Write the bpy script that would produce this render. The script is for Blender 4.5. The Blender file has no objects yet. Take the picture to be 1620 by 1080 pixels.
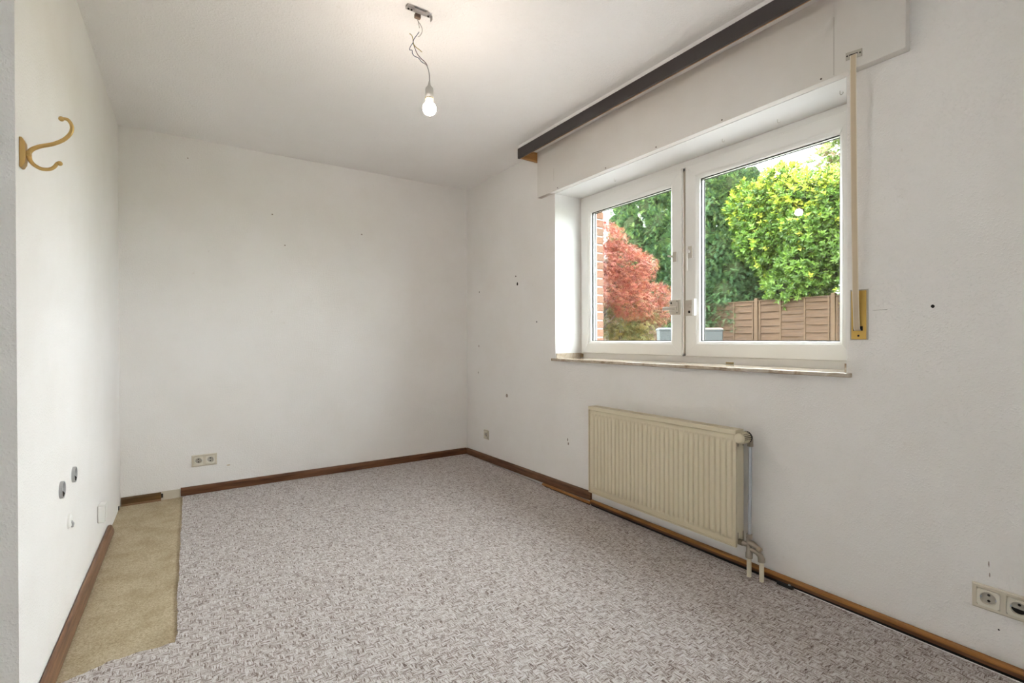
import bpy, bmesh, math, random
import numpy as np
from mathutils import Vector, Matrix
random.seed(7); rng = np.random.default_rng(11)
scene = bpy.context.scene
C = scene.collection
# ------------------------------------------------------------------ camera
XR, YB, XL, H = 2.197, 4.077, -0.381, 2.5          # window wall, far wall, left wall, ceiling
CAMZ = 1.0918
yaw, pit, rol = math.radians(33.608), math.radians(-0.26), math.radians(-0.153)
F = Vector((math.sin(yaw)*math.cos(pit), math.cos(yaw)*math.cos(pit), math.sin(pit)))
R0 = Vector((math.cos(yaw), -math.sin(yaw), 0)); U0 = R0.cross(F)
Rv = R0*math.cos(rol)+U0*math.sin(rol); Uv = U0*math.cos(rol)-R0*math.sin(rol)
cam = bpy.data.cameras.new('camera'); cam.sensor_width = 36; cam.lens = 769.2/1620*36; cam.clip_start = 0.02
cam_o = bpy.data.objects.new('camera', cam); C.objects.link(cam_o)
M4 = Matrix((Rv, Uv, -F)).transposed().to_4x4(); M4.translation = Vector((0, 0, CAMZ)); cam_o.matrix_world = M4
scene.camera = cam_o
# ------------------------------------------------------------------ light
SKY = 1.3; SUN = 0.3; BULB = 25.0; EXPO = 3.68
w = bpy.data.worlds.new('sky'); scene.world = w; w.use_nodes = True
wn = w.node_tree.nodes; bg = wn['Background']
bg.inputs['Color'].default_value = (0.90, 0.945, 1.0, 1); bg.inputs['Strength'].default_value = SKY
sun = bpy.data.lights.new('sun', 'SUN'); sun.energy = SUN; sun.angle = math.radians(62); sun.color = (1.0, 0.98, 0.96)
sun_o = bpy.data.objects.new('sun', sun); C.objects.link(sun_o)
sun_o.rotation_euler = Vector((-0.80, 0.03, -0.60)).to_track_quat('-Z', 'Y').to_euler()
sun_o.location = (12, 0, 12)
vs = scene.view_settings
vs.view_transform = 'Standard'; vs.look = 'None'; vs.gamma = 1; vs.use_curve_mapping = False; vs.exposure = EXPO
scene.cycles.max_bounces = 7; scene.cycles.diffuse_bounces = 6; scene.cycles.glossy_bounces = 2; scene.cycles.transmission_bounces = 2; scene.cycles.transparent_max_bounces = 12; scene.cycles.use_adaptive_sampling = True; scene.cycles.adaptive_threshold = 0.08; scene.cycles.adaptive_min_samples = 20
scene.cycles.caustics_reflective = False; scene.cycles.caustics_refractive = False

# ------------------------------------------------------------------ materials
MATS = {}
def mat(name, col=(0.8, 0.8, 0.8), rough=0.6, metal=0.0, spec=0.5, emit=None, es=0):
    m = bpy.data.materials.new(name); m.use_nodes = True; n = m.node_tree.nodes; b = n['Principled BSDF']
    b.inputs['Base Color'].default_value = (*col, 1); b.inputs['Roughness'].default_value = rough
    b.inputs['Metallic'].default_value = metal; b.inputs['Specular IOR Level'].default_value = spec
    if emit: b.inputs['Emission Color'].default_value = (*emit, 1); b.inputs['Emission Strength'].default_value = es
    MATS[name] = m; return m
def nd(m, typ, **kw):
    n = m.node_tree.nodes.new(typ)
    for k, v in kw.items():
        if k in n.inputs: n.inputs[k].default_value = v
        else: setattr(n, k, v)
    return n
def lk(m, a, ao, b, bi): m.node_tree.links.new(a.outputs[ao], b.inputs[bi])
def coords(m, scale=(1, 1, 1), rot=(0, 0, 0), loc=(0, 0, 0)):
    t = nd(m, 'ShaderNodeTexCoord'); mp = nd(m, 'ShaderNodeMapping')
    mp.inputs['Scale'].default_value = scale; mp.inputs['Rotation'].default_value = rot; mp.inputs['Location'].default_value = loc
    lk(m, t, 'Object', mp, 'Vector'); return mp
def ramp(m, stops):
    r = nd(m, 'ShaderNodeValToRGB'); e = r.color_ramp.elements
    while len(e) < len(stops): e.new(0.5)
    for i, (p, c) in enumerate(stops): e[i].position = p; e[i].color = (*c, 1)
    return r
def bump(m, src, out, strength, dist):
    b = nd(m, 'ShaderNodeBump'); b.inputs['Strength'].default_value = strength; b.inputs['Distance'].default_value = dist
    lk(m, src, out, b, 'Height'); lk(m, b, 'Normal', m.node_tree.nodes['Principled BSDF'], 'Normal'); return b
def math_n(m, op, a=None, b=None):
    n = nd(m, 'ShaderNodeMath'); n.operation = op
    for i, v in enumerate((a, b)):
        if v is None: continue
        if isinstance(v, tuple): lk(m, v[0], v[1], n, i)
        else: n.inputs[i].default_value = v
    return n
def mixc(m, fac, c1, c2, blend='MIX'):
    n = nd(m, 'ShaderNodeMix'); n.data_type = 'RGBA'; n.blend_type = blend
    for i, v in ((0, fac), (6, c1), (7, c2)):
        if isinstance(v, tuple) and not isinstance(v[0], (int, float)): m.node_tree.links.new(v[0].outputs[v[1]], n.inputs[i])
        elif i == 0: n.inputs[0].default_value = v
        else: n.inputs[i].default_value = (*v, 1)
    return n
def paint(name, col, chip=0.5, dist=0.0016, scale=190, stain=0.05, rough=0.85, chips=150):
    m = mat(name, col, rough, spec=0.25); b = m.node_tree.nodes['Principled BSDF']
    co = coords(m)
    n1 = nd(m, 'ShaderNodeTexNoise', Scale=scale, Detail=4.0, Roughness=0.6); lk(m, co, 0, n1, 'Vector')
    v = nd(m, 'ShaderNodeTexNoise', Scale=chips, Detail=2.0, Roughness=0.5); lk(m, co, 0, v, 'Vector')
    rr = ramp(m, [(0.48, (0, 0, 0)), (0.72, (1, 1, 1))]); lk(m, v, 0, rr, 0)
    a = math_n(m, 'MULTIPLY', (n1, 0), 0.35); s = math_n(m, 'ADD', (a, 0), (rr, 0)); bump(m, s, 0, chip, dist)
    # old smudges and yellowing
    n2 = nd(m, 'ShaderNodeTexNoise', Scale=1.7, Detail=6.0, Roughness=0.62); lk(m, co, 0, n2, 'Vector')
    r2 = ramp(m, [(0.42, (1, 1, 1)), (0.75, (1-stain, 1-stain*1.2, 1-stain*1.5))]); lk(m, n2, 0, r2, 0)
    n3 = nd(m, 'ShaderNodeTexNoise', Scale=21.0, Detail=3.0); lk(m, co, 0, n3, 'Vector')
    r3 = ramp(m, [(0.72, (1, 1, 1)), (0.80, (0.93, 0.92, 0.90))]); lk(m, n3, 0, r3, 0)
    m1 = mixc(m, 1.0, (r2, 0), (r3, 0), 'MULTIPLY'); m2 = mixc(m, 1.0, col, (m1, 2), 'MULTIPLY'); lk(m, m2, 2, b, 'Base Color')
    return m
WALL = paint('woodchip_wall_paint', (0.855, 0.832, 0.812), 0.5, 0.0015)
CEIL = paint('ceiling_plaster', (0.890, 0.868, 0.855), 0.5, 0.0024, 140, 0.03, chips=90)
WHITE = paint('smooth_white_plaster', (0.80, 0.80, 0.79), 0.15, 0.0006, 60, 0.02)
BOXP = paint('shutter_box_paint', (0.76, 0.735, 0.705), 0.25, 0.0008, 150, 0.07)
def wood(name, dark, light, axis, rough=0.45, k=1.0):
    m = mat(name, light, rough, spec=0.4); b = m.node_tree.nodes['Principled BSDF']
    sc = [60*k, 60*k, 60*k]; sc[axis] = 4*k
    co = coords(m, tuple(sc)); n = nd(m, 'ShaderNodeTexNoise', Scale=1.0, Detail=6.0, Roughness=0.6, Distortion=0.6); lk(m, co, 0, n, 'Vector')
    r = ramp(m, [(0.3, dark), (0.52, tuple((a+c)/2 for a, c in zip(dark, light))), (0.72, light)]); lk(m, n, 0, r, 0); lk(m, r, 0, b, 'Base Color')
    bump(m, n, 0, 0.12, 0.001); return m
WOODX = wood('walnut_foil_x', (0.055, 0.020, 0.008), (0.215, 0.090, 0.038), 0)
WOODY = wood('walnut_foil_y', (0.065, 0.026, 0.011), (0.225, 0.105, 0.050), 1)
WOODL = wood('loose_walnut_foil', (0.085, 0.040, 0.022), (0.300, 0.155, 0.085), 1, 0.4)
WOODO = wood('orange_wood', (0.22, 0.085, 0.02), (0.46, 0.21, 0.055), 1)
WOODP = wood('pine_board', (0.36, 0.17, 0.05), (0.60, 0.33, 0.12), 0)
DARKB = mat('dark_brown_laminate', (0.043, 0.034, 0.034), 0.5)
BLACK = mat('black_plastic', (0.006, 0.006, 0.006), 0.5)
HOLE = mat('bare_hole', (0.02, 0.017, 0.014), 0.9)
PVC = mat('white_pvc', (0.80, 0.785, 0.755), 0.32)
GASK = mat('dark_gasket', (0.02, 0.02, 0.018), 0.6)
ALU = mat('spacer_bar', (0.55, 0.55, 0.50), 0.35, 0.8)
IVORY = mat('ivory_plastic', (0.72, 0.66, 0.52), 0.35)
FRAMEP = mat('ivory_frame_plastic', (0.66, 0.60, 0.49), 0.4)
WELL = mat('well_shade_plastic', (0.45, 0.425, 0.365), 0.5)  # darker tone puts the shade of the socket recess into the colour
CREAM = mat('cream_socket_plastic', (0.74, 0.70, 0.60), 0.35)
WPLAST = mat('white_plastic', (0.82, 0.81, 0.78), 0.35)
RADI = mat('ivory_radiator_enamel', (0.70, 0.625, 0.465), 0.35)
RADD = mat('radiator_shadow_slot', (0.03, 0.027, 0.02), 0.8)
BRASS = mat('antique_brass', (0.60, 0.40, 0.15), 0.38, 0.75)
GOLD = mat('gold_anodised_plate', (0.66, 0.43, 0.11), 0.42, 0.55)
STEEL = mat('galvanised_steel', (0.50, 0.53, 0.58), 0.35, 0.85)
NICKEL = mat('dull_nickel_fitting', (0.36, 0.31, 0.25), 0.45, 0.6)
GREYP = mat('grey_box_plastic', (0.42, 0.42, 0.42), 0.6)
STRAP = mat('beige_strap_webbing', (0.60, 0.49, 0.35), 0.9)
STRAPE = mat('strap_pale_edge', (0.78, 0.72, 0.62), 0.9)
BLUEW = mat('grey_blue_wire', (0.14, 0.16, 0.22), 0.5)
BROWNW = mat('brown_wire', (0.14, 0.08, 0.075), 0.5)
YELW = mat('green_yellow_wire', (0.40, 0.30, 0.06), 0.5)
GREYW = mat('grey_wire', (0.42, 0.40, 0.37), 0.5)
PORC = mat('lamp_socket_plastic', (0.52, 0.51, 0.48), 0.5)
CLEAR = mat('pale_brown_plastic', (0.58, 0.53, 0.465), 0.25)
BULBM = mat('glowing_bulb', (1, 1, 1), 0.3, emit=(1.0, 0.86, 0.74), es=BULB)
# marble sill
MARB = mat('beige_marble', (0.6, 0.55, 0.48), 0.12)
co = coords(MARB, (1, 1, 1)); n = nd(MARB, 'ShaderNodeTexNoise', Scale=14.0, Detail=8.0, Roughness=0.65, Distortion=1.2); lk(MARB, co, 0, n, 'Vector')
r = ramp(MARB, [(0.3, (0.26, 0.18, 0.11)), (0.5, (0.46, 0.38, 0.29)), (0.7, (0.60, 0.54, 0.46))]); lk(MARB, n, 0, r, 0); lk(MARB, r, 0, MARB.node_tree.nodes['Principled BSDF'], 'Base Color')
# felt underlay
FELT = mat('beige_felt', (0.42, 0.35, 0.23), 0.95, spec=0.1)
co = coords(FELT); n = nd(FELT, 'ShaderNodeTexNoise', Scale=160.0, Detail=6.0, Roughness=0.75); lk(FELT, co, 0, n, 'Vector')
n2 = nd(FELT, 'ShaderNodeTexNoise', Scale=9.0, Detail=5.0); lk(FELT, co, 0, n2, 'Vector')
r = ramp(FELT, [(0.32, (0.28, 0.22, 0.14)), (0.5, (0.465, 0.385, 0.265)), (0.68, (0.60, 0.515, 0.375))]); lk(FELT, n, 0, r, 0)
r2 = ramp(FELT, [(0.35, (0.86, 0.84, 0.80)), (0.6, (1, 1, 1))]); lk(FELT, n2, 0, r2, 0)
mx = mixc(FELT, 1.0, (r, 0), (r2, 0), 'MULTIPLY'); lk(FELT, mx, 2, FELT.node_tree.nodes['Principled BSDF'], 'Base Color'); bump(FELT, n, 0, 0.6, 0.002)
# carpet: short basket-weave dashes of white and brown loops
CARP = mat('loop_carpet', (0.5, 0.46, 0.44), 0.95, spec=0.05); b = CARP.node_tree.nodes['Principled BSDF']
b.inputs['Sheen Weight'].default_value = 0.15
co = coords(CARP); dn = nd(CARP, 'ShaderNodeTexNoise', Scale=70.0, Detail=2.0); lk(CARP, co, 0, dn, 'Vector')
dv = nd(CARP, 'ShaderNodeVectorMath'); dv.operation = 'SCALE'; lk(CARP, dn, 'Color', dv, 0); dv.inputs['Scale'].default_value = 0.0065
av = nd(CARP, 'ShaderNodeVectorMath'); av.operation = 'ADD'; lk(CARP, co, 0, av, 0); lk(CARP, dv, 0, av, 1)
ck = nd(CARP, 'ShaderNodeTexChecker', Scale=1/0.030); lk(CARP, av, 0, ck, 'Vector')
ck.inputs['Color1'].default_value = (1, 1, 1, 1); ck.inputs['Color2'].default_value = (0, 0, 0, 1)
def dashes(sx, sy):
    mp = nd(CARP, 'ShaderNodeMapping'); mp.inputs['Scale'].default_value = (sx, sy, 1); lk(CARP, av, 0, mp, 'Vector')
    q = nd(CARP, 'ShaderNodeTexNoise', Scale=1.0, Detail=1.5, Roughness=0.5); lk(CARP, mp, 0, q, 'Vector'); return q
d1 = dashes(250, 42); d2 = dashes(42, 250)
mxd = mixc(CARP, (ck, 'Fac'), (d1, 'Color'), (d2, 'Color'))
fine = nd(CARP, 'ShaderNodeTexNoise', Scale=320.0, Detail=3.0, Roughness=0.7); lk(CARP, co, 0, fine, 'Vector')
bw = nd(CARP, 'ShaderNodeRGBToBW'); lk(CARP, mxd, 2, bw, 0)
s1 = math_n(CARP, 'MULTIPLY', (bw, 0), 0.66); s2 = math_n(CARP, 'MULTIPLY', (fine, 0), 0.34); sm = math_n(CARP, 'ADD', (s1, 0), (s2, 0))
r = ramp(CARP, [(0.37, (0.090, 0.058, 0.046)), (0.435, (0.25, 0.195, 0.172)), (0.495, (0.46, 0.41, 0.39)), (0.58, (0.65, 0.62, 0.615))])
lk(CARP, sm, 0, r, 0); lk(CARP, r, 0, b, 'Base Color'); bump(CARP, sm, 0, 0.8, 0.006)
# glass pane: mostly clear with a mirror film
GLASS = bpy.data.materials.new('window_glass'); GLASS.use_nodes = True; nt = GLASS.node_tree; nt.nodes.clear()
out = nt.nodes.new('ShaderNodeOutputMaterial'); tr = nt.nodes.new('ShaderNodeBsdfTransparent'); gl = nt.nodes.new('ShaderNodeBsdfGlossy')
gl.inputs['Roughness'].default_value = 0.0; tr.inputs['Color'].default_value = (0.96, 0.985, 0.97, 1)
lw = nt.nodes.new('ShaderNodeLayerWeight'); lw.inputs['Blend'].default_value = 0.5; ms = nt.nodes.new('ShaderNodeMixShader')
pw = nt.nodes.new('ShaderNodeMath'); pw.operation = 'POWER'; nt.links.new(lw.outputs['Facing'], pw.inputs[0]); pw.inputs[1].default_value = 5
fr = nt.nodes.new('ShaderNodeMath'); fr.operation = 'MULTIPLY_ADD'; nt.links.new(pw.outputs[0], fr.inputs[0]); fr.inputs[1].default_value = 0.9; fr.inputs[2].default_value = 0.035
nt.links.new(fr.outputs[0], ms.inputs[0]); nt.links.new(tr.outputs[0], ms.inputs[1]); nt.links.new(gl.outputs[0], ms.inputs[2]); nt.links.new(ms.outputs[0], out.inputs[0])
# brick
def brickmat(name, cols):
    m = mat(name, cols[0], 0.9, spec=0.2); b = m.node_tree.nodes['Principled BSDF']
    oi = nd(m, 'ShaderNodeObjectInfo'); rr = ramp(m, [(i/(len(cols)-1), c) for i, c in enumerate(cols)]); lk(m, oi, 'Random', rr, 0)
    co = coords(m); n = nd(m, 'ShaderNodeTexNoise', Scale=60.0, Detail=5.0, Roughness=0.7); lk(m, co, 0, n, 'Vector')
    r2 = ramp(m, [(0.3, (0.7, 0.68, 0.66)), (0.7, (1.1, 1.1, 1.1))]); lk(m, n, 0, r2, 0)
    mx = mixc(m, 1.0, (rr, 0), (r2, 0), 'MULTIPLY'); lk(m, mx, 2, b, 'Base Color'); bump(m, n, 0, 0.5, 0.003); return m
BRICK = brickmat('facing_brick', [(0.19, 0.095, 0.060), (0.22, 0.115, 0.072), (0.175, 0.10, 0.066), (0.235, 0.105, 0.068)])
MORT = mat('mortar', (0.34, 0.32, 0.29), 0.95)
BRW = mat('far_brickwork', (0.33, 0.17, 0.1), 0.9); b = BRW.node_tree.nodes['Principled BSDF']
co = coords(BRW, rot=(math.pi/2, 0, math.pi/2)); bt = nd(BRW, 'ShaderNodeTexBrick', Scale=1.0); bt.inputs['Brick Width'].default_value = 0.25; bt.inputs['Row Height'].default_value = 0.0637; bt.inputs['Mortar Size'].default_value = 0.006
bt.inputs['Color1'].default_value = (0.30, 0.14, 0.08, 1); bt.inputs['Color2'].default_value = (0.37, 0.17, 0.1, 1); bt.inputs['Mortar'].default_value = (0.48, 0.45, 0.4, 1)
lk(BRW, co, 0, bt, 'Vector'); lk(BRW, bt, 'Color', b, 'Base Color')
FENCE = wood('weathered_fence_timber', (0.036, 0.017, 0.0075), (0.085, 0.046, 0.022), 1, 0.85, 0.35)
FPOST = wood('fence_post_timber', (0.050, 0.027, 0.013), (0.108, 0.064, 0.034), 2, 0.85, 0.35)
BINM = mat('grey_bin_plastic', (0.045, 0.049, 0.053), 0.55); BINL = mat('bin_lid_plastic', (0.085, 0.092, 0.10), 0.5)
BARK = mat('bark', (0.10, 0.07, 0.05), 0.9)
GRASS = mat('lawn', (0.10, 0.15, 0.04), 0.9)
n = nd(GRASS, 'ShaderNodeTexNoise', Scale=9.0, Detail=6.0); r = ramp(GRASS, [(0.3, (0.06, 0.09, 0.025)), (0.7, (0.13, 0.18, 0.055))]); lk(GRASS, n, 0, r, 0); lk(GRASS, r, 0, GRASS.node_tree.nodes['Principled BSDF'], 'Base Color')
def leafmat(name, rough=0.5, trans=0.35, gloss=0.3):
    m = mat(name, (0.1, 0.2, 0.05), rough, spec=gloss); nt = m.node_tree; b = nt.nodes['Principled BSDF']
    a = nd(m, 'ShaderNodeAttribute'); a.attribute_name = 'leaf_colour'; lk(m, a, 'Color', b, 'Base Color')
    t = nd(m, 'ShaderNodeBsdfTranslucent'); lk(m, a, 'Color', t, 'Color'); x = nd(m, 'ShaderNodeMixShader'); x.inputs[0].default_value = trans
    o = nt.nodes['Material Output']; lk(m, b, 0, x, 1); lk(m, t, 0, x, 2); lk(m, x, 0, o, 'Surface'); return m
LEAFG = leafmat('glossy_leaf', 0.35, 0.35, 0.5); LEAFN = leafmat('needle_leaf', 0.6, 0.2, 0.25); LEAFR = leafmat('maple_leaf', 0.5, 0.25, 0.35)

# ------------------------------------------------------------------ mesh helpers
class MB:
    def __init__(s): s.v = []; s.f = []
    def add(s, vs, fs):
        o = len(s.v); s.v += [tuple(q) for q in vs]; s.f += [tuple(i+o for i in f) for f in fs]; return s
    def box(s, x0, x1, y0, y1, z0, z1):
        return s.add([(x0, y0, z0), (x1, y0, z0), (x1, y1, z0), (x0, y1, z0), (x0, y0, z1), (x1, y0, z1), (x1, y1, z1), (x0, y1, z1)],
                     [(0, 3, 2, 1), (4, 5, 6, 7), (0, 1, 5, 4), (1, 2, 6, 5), (2, 3, 7, 6), (3, 0, 4, 7)])
    def tube(s, pts, rad, n=10, caps=True):
        pts = [Vector(p) for p in pts]; rs = rad if isinstance(rad, (list, tuple)) else [rad]*len(pts)
        vs = []; up = None
        for i, p in enumerate(pts):
            t = (pts[min(i+1, len(pts)-1)]-pts[max(i-1, 0)]).normalized()
            if up is None: up = Vector((0, 0, 1)) if abs(t.z) < 0.9 else Vector((1, 0, 0))
            a = t.cross(up).normalized(); bb = a.cross(t).normalized(); up = bb
            vs += [p+(a*math.cos(2*math.pi*k/n)+bb*math.sin(2*math.pi*k/n))*rs[i] for k in range(n)]
        fs = [(i*n+k, i*n+(k+1) % n, (i+1)*n+(k+1) % n, (i+1)*n+k) for i in range(len(pts)-1) for k in range(n)]
        if caps: fs += [tuple(range(n-1, -1, -1)), tuple((len(pts)-1)*n+k for k in range(n))]
        return s.add(vs, fs)
    def lathe(s, org, axis, prof, n=20):                    # prof: (distance along axis, radius)
        ax = Vector(axis).normalized(); u = Vector((0, 0, 1)) if abs(ax.z) < 0.9 else Vector((1, 0, 0)); a = ax.cross(u).normalized(); bb = a.cross(ax)
        o = Vector(org); vs = []
        for d, r in prof: vs += [o+ax*d+(a*math.cos(2*math.pi*k/n)+bb*math.sin(2*math.pi*k/n))*r for k in range(n)]
        fs = [(i*n+k, i*n+(k+1) % n, (i+1)*n+(k+1) % n, (i+1)*n+k) for i in range(len(prof)-1) for k in range(n)]
        fs += [tuple(range(n-1, -1, -1)), tuple((len(prof)-1)*n+k for k in range(n))]
        return s.add(vs, fs)
    def prism(s, pts, axis, a, bb):                          # 2D outline extruded along an axis (0,1,2)
        def P(u, v, t): return {0: (t, u, v), 1: (u, t, v), 2: (u, v, t)}[axis]
        n = len(pts); vs = [P(u, v, a) for u, v in pts]+[P(u, v, bb) for u, v in pts]
        return s.add(vs, [tuple(range(n-1, -1, -1)), tuple(range(n, 2*n))]+[(i, (i+1) % n, n+(i+1) % n, n+i) for i in range(n)])
    def build(s, name, m, parent=None, bevel=0, seg=2, smooth=False):
        me = bpy.data.meshes.new(name); bm = bmesh.new()
        vv = [bm.verts.new(q) for q in s.v]
        for f in s.f:
            try: bm.faces.new([vv[i] for i in f])
            except ValueError: pass
        bmesh.ops.recalc_face_normals(bm, faces=bm.faces)
        if bevel: bmesh.ops.bevel(bm, geom=[e for e in bm.edges if len(e.link_faces) == 2 and e.calc_face_angle(0) > 0.6], offset=bevel, segments=seg, affect='EDGES', profile=0.5, clamp_overlap=True)
        for f in bm.faces: f.smooth = smooth
        bm.to_mesh(me); bm.free(); me.materials.append(m)
        if smooth: me.set_sharp_from_angle(angle=0.7)
        o = bpy.data.objects.new(name, me); C.objects.link(o)
        if parent: o.parent = parent
        return o
def tag(o, label, cat, group=None, kind=None):
    o['label'] = label; o['category'] = cat
    if group: o['group'] = group
    if kind: o['kind'] = kind
    return o
def struct(o, label=None):
    o['kind'] = 'structure'
    if label: o['label'] = label
    return o
def empty(name): o = bpy.data.objects.new(name, None); o.empty_display_size = 0.1; C.objects.link(o); return o
def recentre(root):
    """move an Empty to the base of its parts without moving them"""
    bpy.context.view_layer.update()
    ps = [c for c in root.children_recursive if c.type == 'MESH']
    co = [c.matrix_world @ Vector(k) for c in ps for k in c.bound_box]
    p = Vector(((min(c.x for c in co)+max(c.x for c in co))/2, (min(c.y for c in co)+max(c.y for c in co))/2, min(c.z for c in co)))
    root.location = p
    for c in root.children: c.location = c.location-p
    return root

# ------------------------------------------------------------------ the room shell
WO = 2.50                                                    # back of the inner wall leaf
OY0, OY1, OZ0, OZ1 = 0.880, 2.744, 0.936, 2.139              # window opening
RY = -1.9                                                    # rear wall behind the viewer
RX = -1.75                                                   # left wall of the wider part behind the pier
QY0, QY1, QZ0, QZ1 = -1.45, -0.55, 0.936, 2.139               # opening of an added, unseen window behind the viewer, for fill light
TY0, TY1, TZ0, TZ1 = -1.75, -0.85, 1.15, 2.05               # added unseen window in the opposite side wall, brightens the far walls
struct(MB().box(RX-0.2, WO, RY-0.2, YB+0.2, -0.2, 0.0).build('floor', mat('screed', (0.35, 0.33, 0.30), 0.9)))
struct(MB().box(RX-0.2, WO, RY-0.2, YB+0.2, H, H+0.25).build('ceiling', CEIL))
wall_back = struct(MB().box(XL-0.2, WO, YB, YB+0.2, 0, H).build('wall_back', WALL))
wall_left = struct(MB().box(XL-0.2, XL, 1.54, YB, 0, H).build('wall_left', WALL))
struct(MB().prism([(RX-0.2, 1.30), (-0.2745, 1.30), (XL, 1.50), (XL, 1.54), (RX-0.2, 1.54)], 2, 0, H).build('wall_pier', WALL))
m = MB().box(RX-0.2, RX, RY, TY0, 0, H).box(RX-0.2, RX, TY1, 1.30, 0, H).box(RX-0.2, RX, TY0, TY1, 0, TZ0).box(RX-0.2, RX, TY0, TY1, TZ1, H)
struct(m.build('wall_side', WALL))
struct(MB().box(RX-0.2, WO, RY-0.2, RY, 0, H).build('wall_front', WALL))
m = MB()
m.box(XR, WO, RY, QY0, 0, H).box(XR, WO, QY0, QY1, 0, QZ0).box(XR, WO, QY0, QY1, QZ1, H)
m.box(XR, WO, QY1, OY0, 0, H).box(XR, WO, OY0, OY1, 0, OZ0).box(XR, WO, OY0, OY1, OZ1, H).box(XR, WO, OY1, YB, 0, H)
wall_right = struct(m.build('wall_right', WALL))
# white plaster lining of the window reveal
m = MB(); m.box(XR+0.0005, 2.428, OY1-0.002, OY1, OZ0, OZ1).box(XR+0.0005, 2.428, OY0, OY0+0.002, OZ0, OZ1).box(XR+0.0005, 2.428, OY0, OY1, OZ1-0.002, OZ1)
m.build('reveal_lining', WHITE, wall_right)

# outer brick leaf and upper storey
BX0, BX1 = 2.525, 2.640
BY1 = 2.704                                                  # brick jamb seen through the left pane
m = MB()
m.box(BX0, BX1, -6, QY0+0.03, -0.3, 5.6).box(BX0, BX1, QY0+0.03, QY1-0.03, -0.3, QZ0).box(BX0, BX1, QY0+0.03, QY1-0.03, 2.14, 5.6)
m.box(BX0, BX1, QY1-0.03, 0.90, -0.3, 5.6).box(BX0, BX1, 0.90, BY1+0.125, -0.3, 0.92).box(BX0, BX1, 0.90, BY1+0.125, 2.13, 5.6).box(BX0, BX1, BY1+0.125, 9, -0.3, 5.6)
wall_out = struct(m.build('wall_outside', BRW))
MB().box(BX0+0.006, BX1-0.006, BY1+0.006, BY1+0.125, 0.92, 2.13).build('mortar_bed', MORT, wall_out)
bm_l = MB().box(BX0, BX1, BY1, BY1+0.119, -0.026, 0.026)
first = None
for i in range(19):
    z = 0.947+0.0637*i
    if first is None: first = bm_l.build('brick', BRICK, wall_out, bevel=0.003, seg=1); o = first
    else: o = first.copy(); C.objects.link(o)
    o.location = (random.uniform(-0.002, 0.002), random.uniform(-0.002, 0.0015), z)
struct(MB().prism([(-4.5, 5.6), (3.4, 5.6), (3.4, 5.75), (-0.6, 8.2), (-4.5, 5.9)], 1, -6, 9).build('roof', mat('roof_tile', (0.18, 0.08, 0.05), 0.8)))
m = MB().box(2.0, BX0, -6, RY-0.2, -0.3, 5.6).box(2.0, BX0, YB+0.2, 9, -0.3, 5.6).box(-4.4, BX0, RY-0.2, YB+0.2, H+0.26, H+0.5)
struct(m.build('wall_upper', BRW))

# ------------------------------------------------------------------ window
win = struct(empty('window_1'))
XF = 2.430                                                   # sash face
def ring(mb, y0, y1, z0, z1, prof, gap=0.0):
    """four mitred members; prof = closed list of (inset from outer edge, depth x)"""
    n = len(prof)
    cs = [((y0, z0), (1, 1)), ((y1, z0), (-1, 1)), ((y1, z1), (-1, -1)), ((y0, z1), (1, -1))]
    for k in range(4):
        (a, da), (b_, db) = cs[k], cs[(k+1) % 4]
        if k % 2 == 0: ga, gb = (gap*da[0], 0), (gap*db[0], 0)
        else: ga, gb = (0, gap*da[1]), (0, gap*db[1])
        vs = [(x, a[0]+da[0]*u+ga[0], a[1]+da[1]*u+ga[1]) for u, x in prof]+[(x, b_[0]+db[0]*u+gb[0], b_[1]+db[1]*u+gb[1]) for u, x in prof]
        mb.add(vs, [tuple(range(n)), tuple(range(2*n-1, n-1, -1))]+[(i, (i+1) % n, n+(i+1) % n, n+i) for i in range(n)])
    return mb
fprof = [(0, XF+0.014), (0.055, XF+0.014), (0.058, XF+0.017), (0.058, XF+0.082), (0, XF+0.082)]
ring(MB(), OY0+0.002, OY1-0.002, OZ0+0.012, OZ1-0.002, fprof).build('outer_frame', PVC, win)
SW = 0.088
sprof = [(0.003, XF), (0.066, XF), (0.069, XF+0.0015), (0.071, XF+0.001), (SW-0.003, XF+0.012), (SW, XF+0.018), (SW, XF+0.026), (SW-0.012, XF+0.026), (SW-0.012, XF+0.072), (0.02, XF+0.072), (0.02, XF+0.018), (0, XF+0.014), (0, XF+0.003)]
def make_sash(y0, y1, z0, z1):
    s = ring(MB(), y0, y1, z0, z1, sprof, 0.0005).build('sash', PVC, win)
    ring(MB(), y0+SW-0.004, y1-SW+0.004, z0+SW-0.004, z1-SW+0.004, [(0, XF+0.0262), (0.0085, XF+0.0262), (0.0085, XF+0.031), (0, XF+0.031)]).build('gasket', GASK, s)
    ring(MB(), y0+SW-0.011, y1-SW+0.011, z0+SW-0.011, z1-SW+0.011, [(0, XF+0.036), (0.014, XF+0.036), (0.014, XF+0.048), (0, XF+0.048)]).build('spacer', ALU, s)
    ring(MB(), y0+SW-0.011, y1-SW+0.011, z0+SW-0.011, z1-SW+0.011, [(0, XF+0.0525), (0.016, XF+0.0525), (0.016, XF+0.058), (0, XF+0.058)]).build('outer_gasket', GASK, s)
    ring(MB(), y0+0.03, y1-0.03, z0+0.03, z1-0.03, [(0, XF+0.0585), (SW-0.033, XF+0.0585), (SW-0.036, XF+0.074), (0, XF+0.074)]).build('outer_lip', PVC, s)
    g = MB(); q = 0.008
    Y0, Y1, Z0, Z1 = y0+SW-q, y1-SW+q, z0+SW-q, z1-SW+q
    g.box(XF+0.0315, XF+0.0355, Y0, Y1, Z0, Z1)
    g.build('glass_pane', GLASS, s)
    return s
ZS0, ZS1 = 0.990, 2.100
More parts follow.
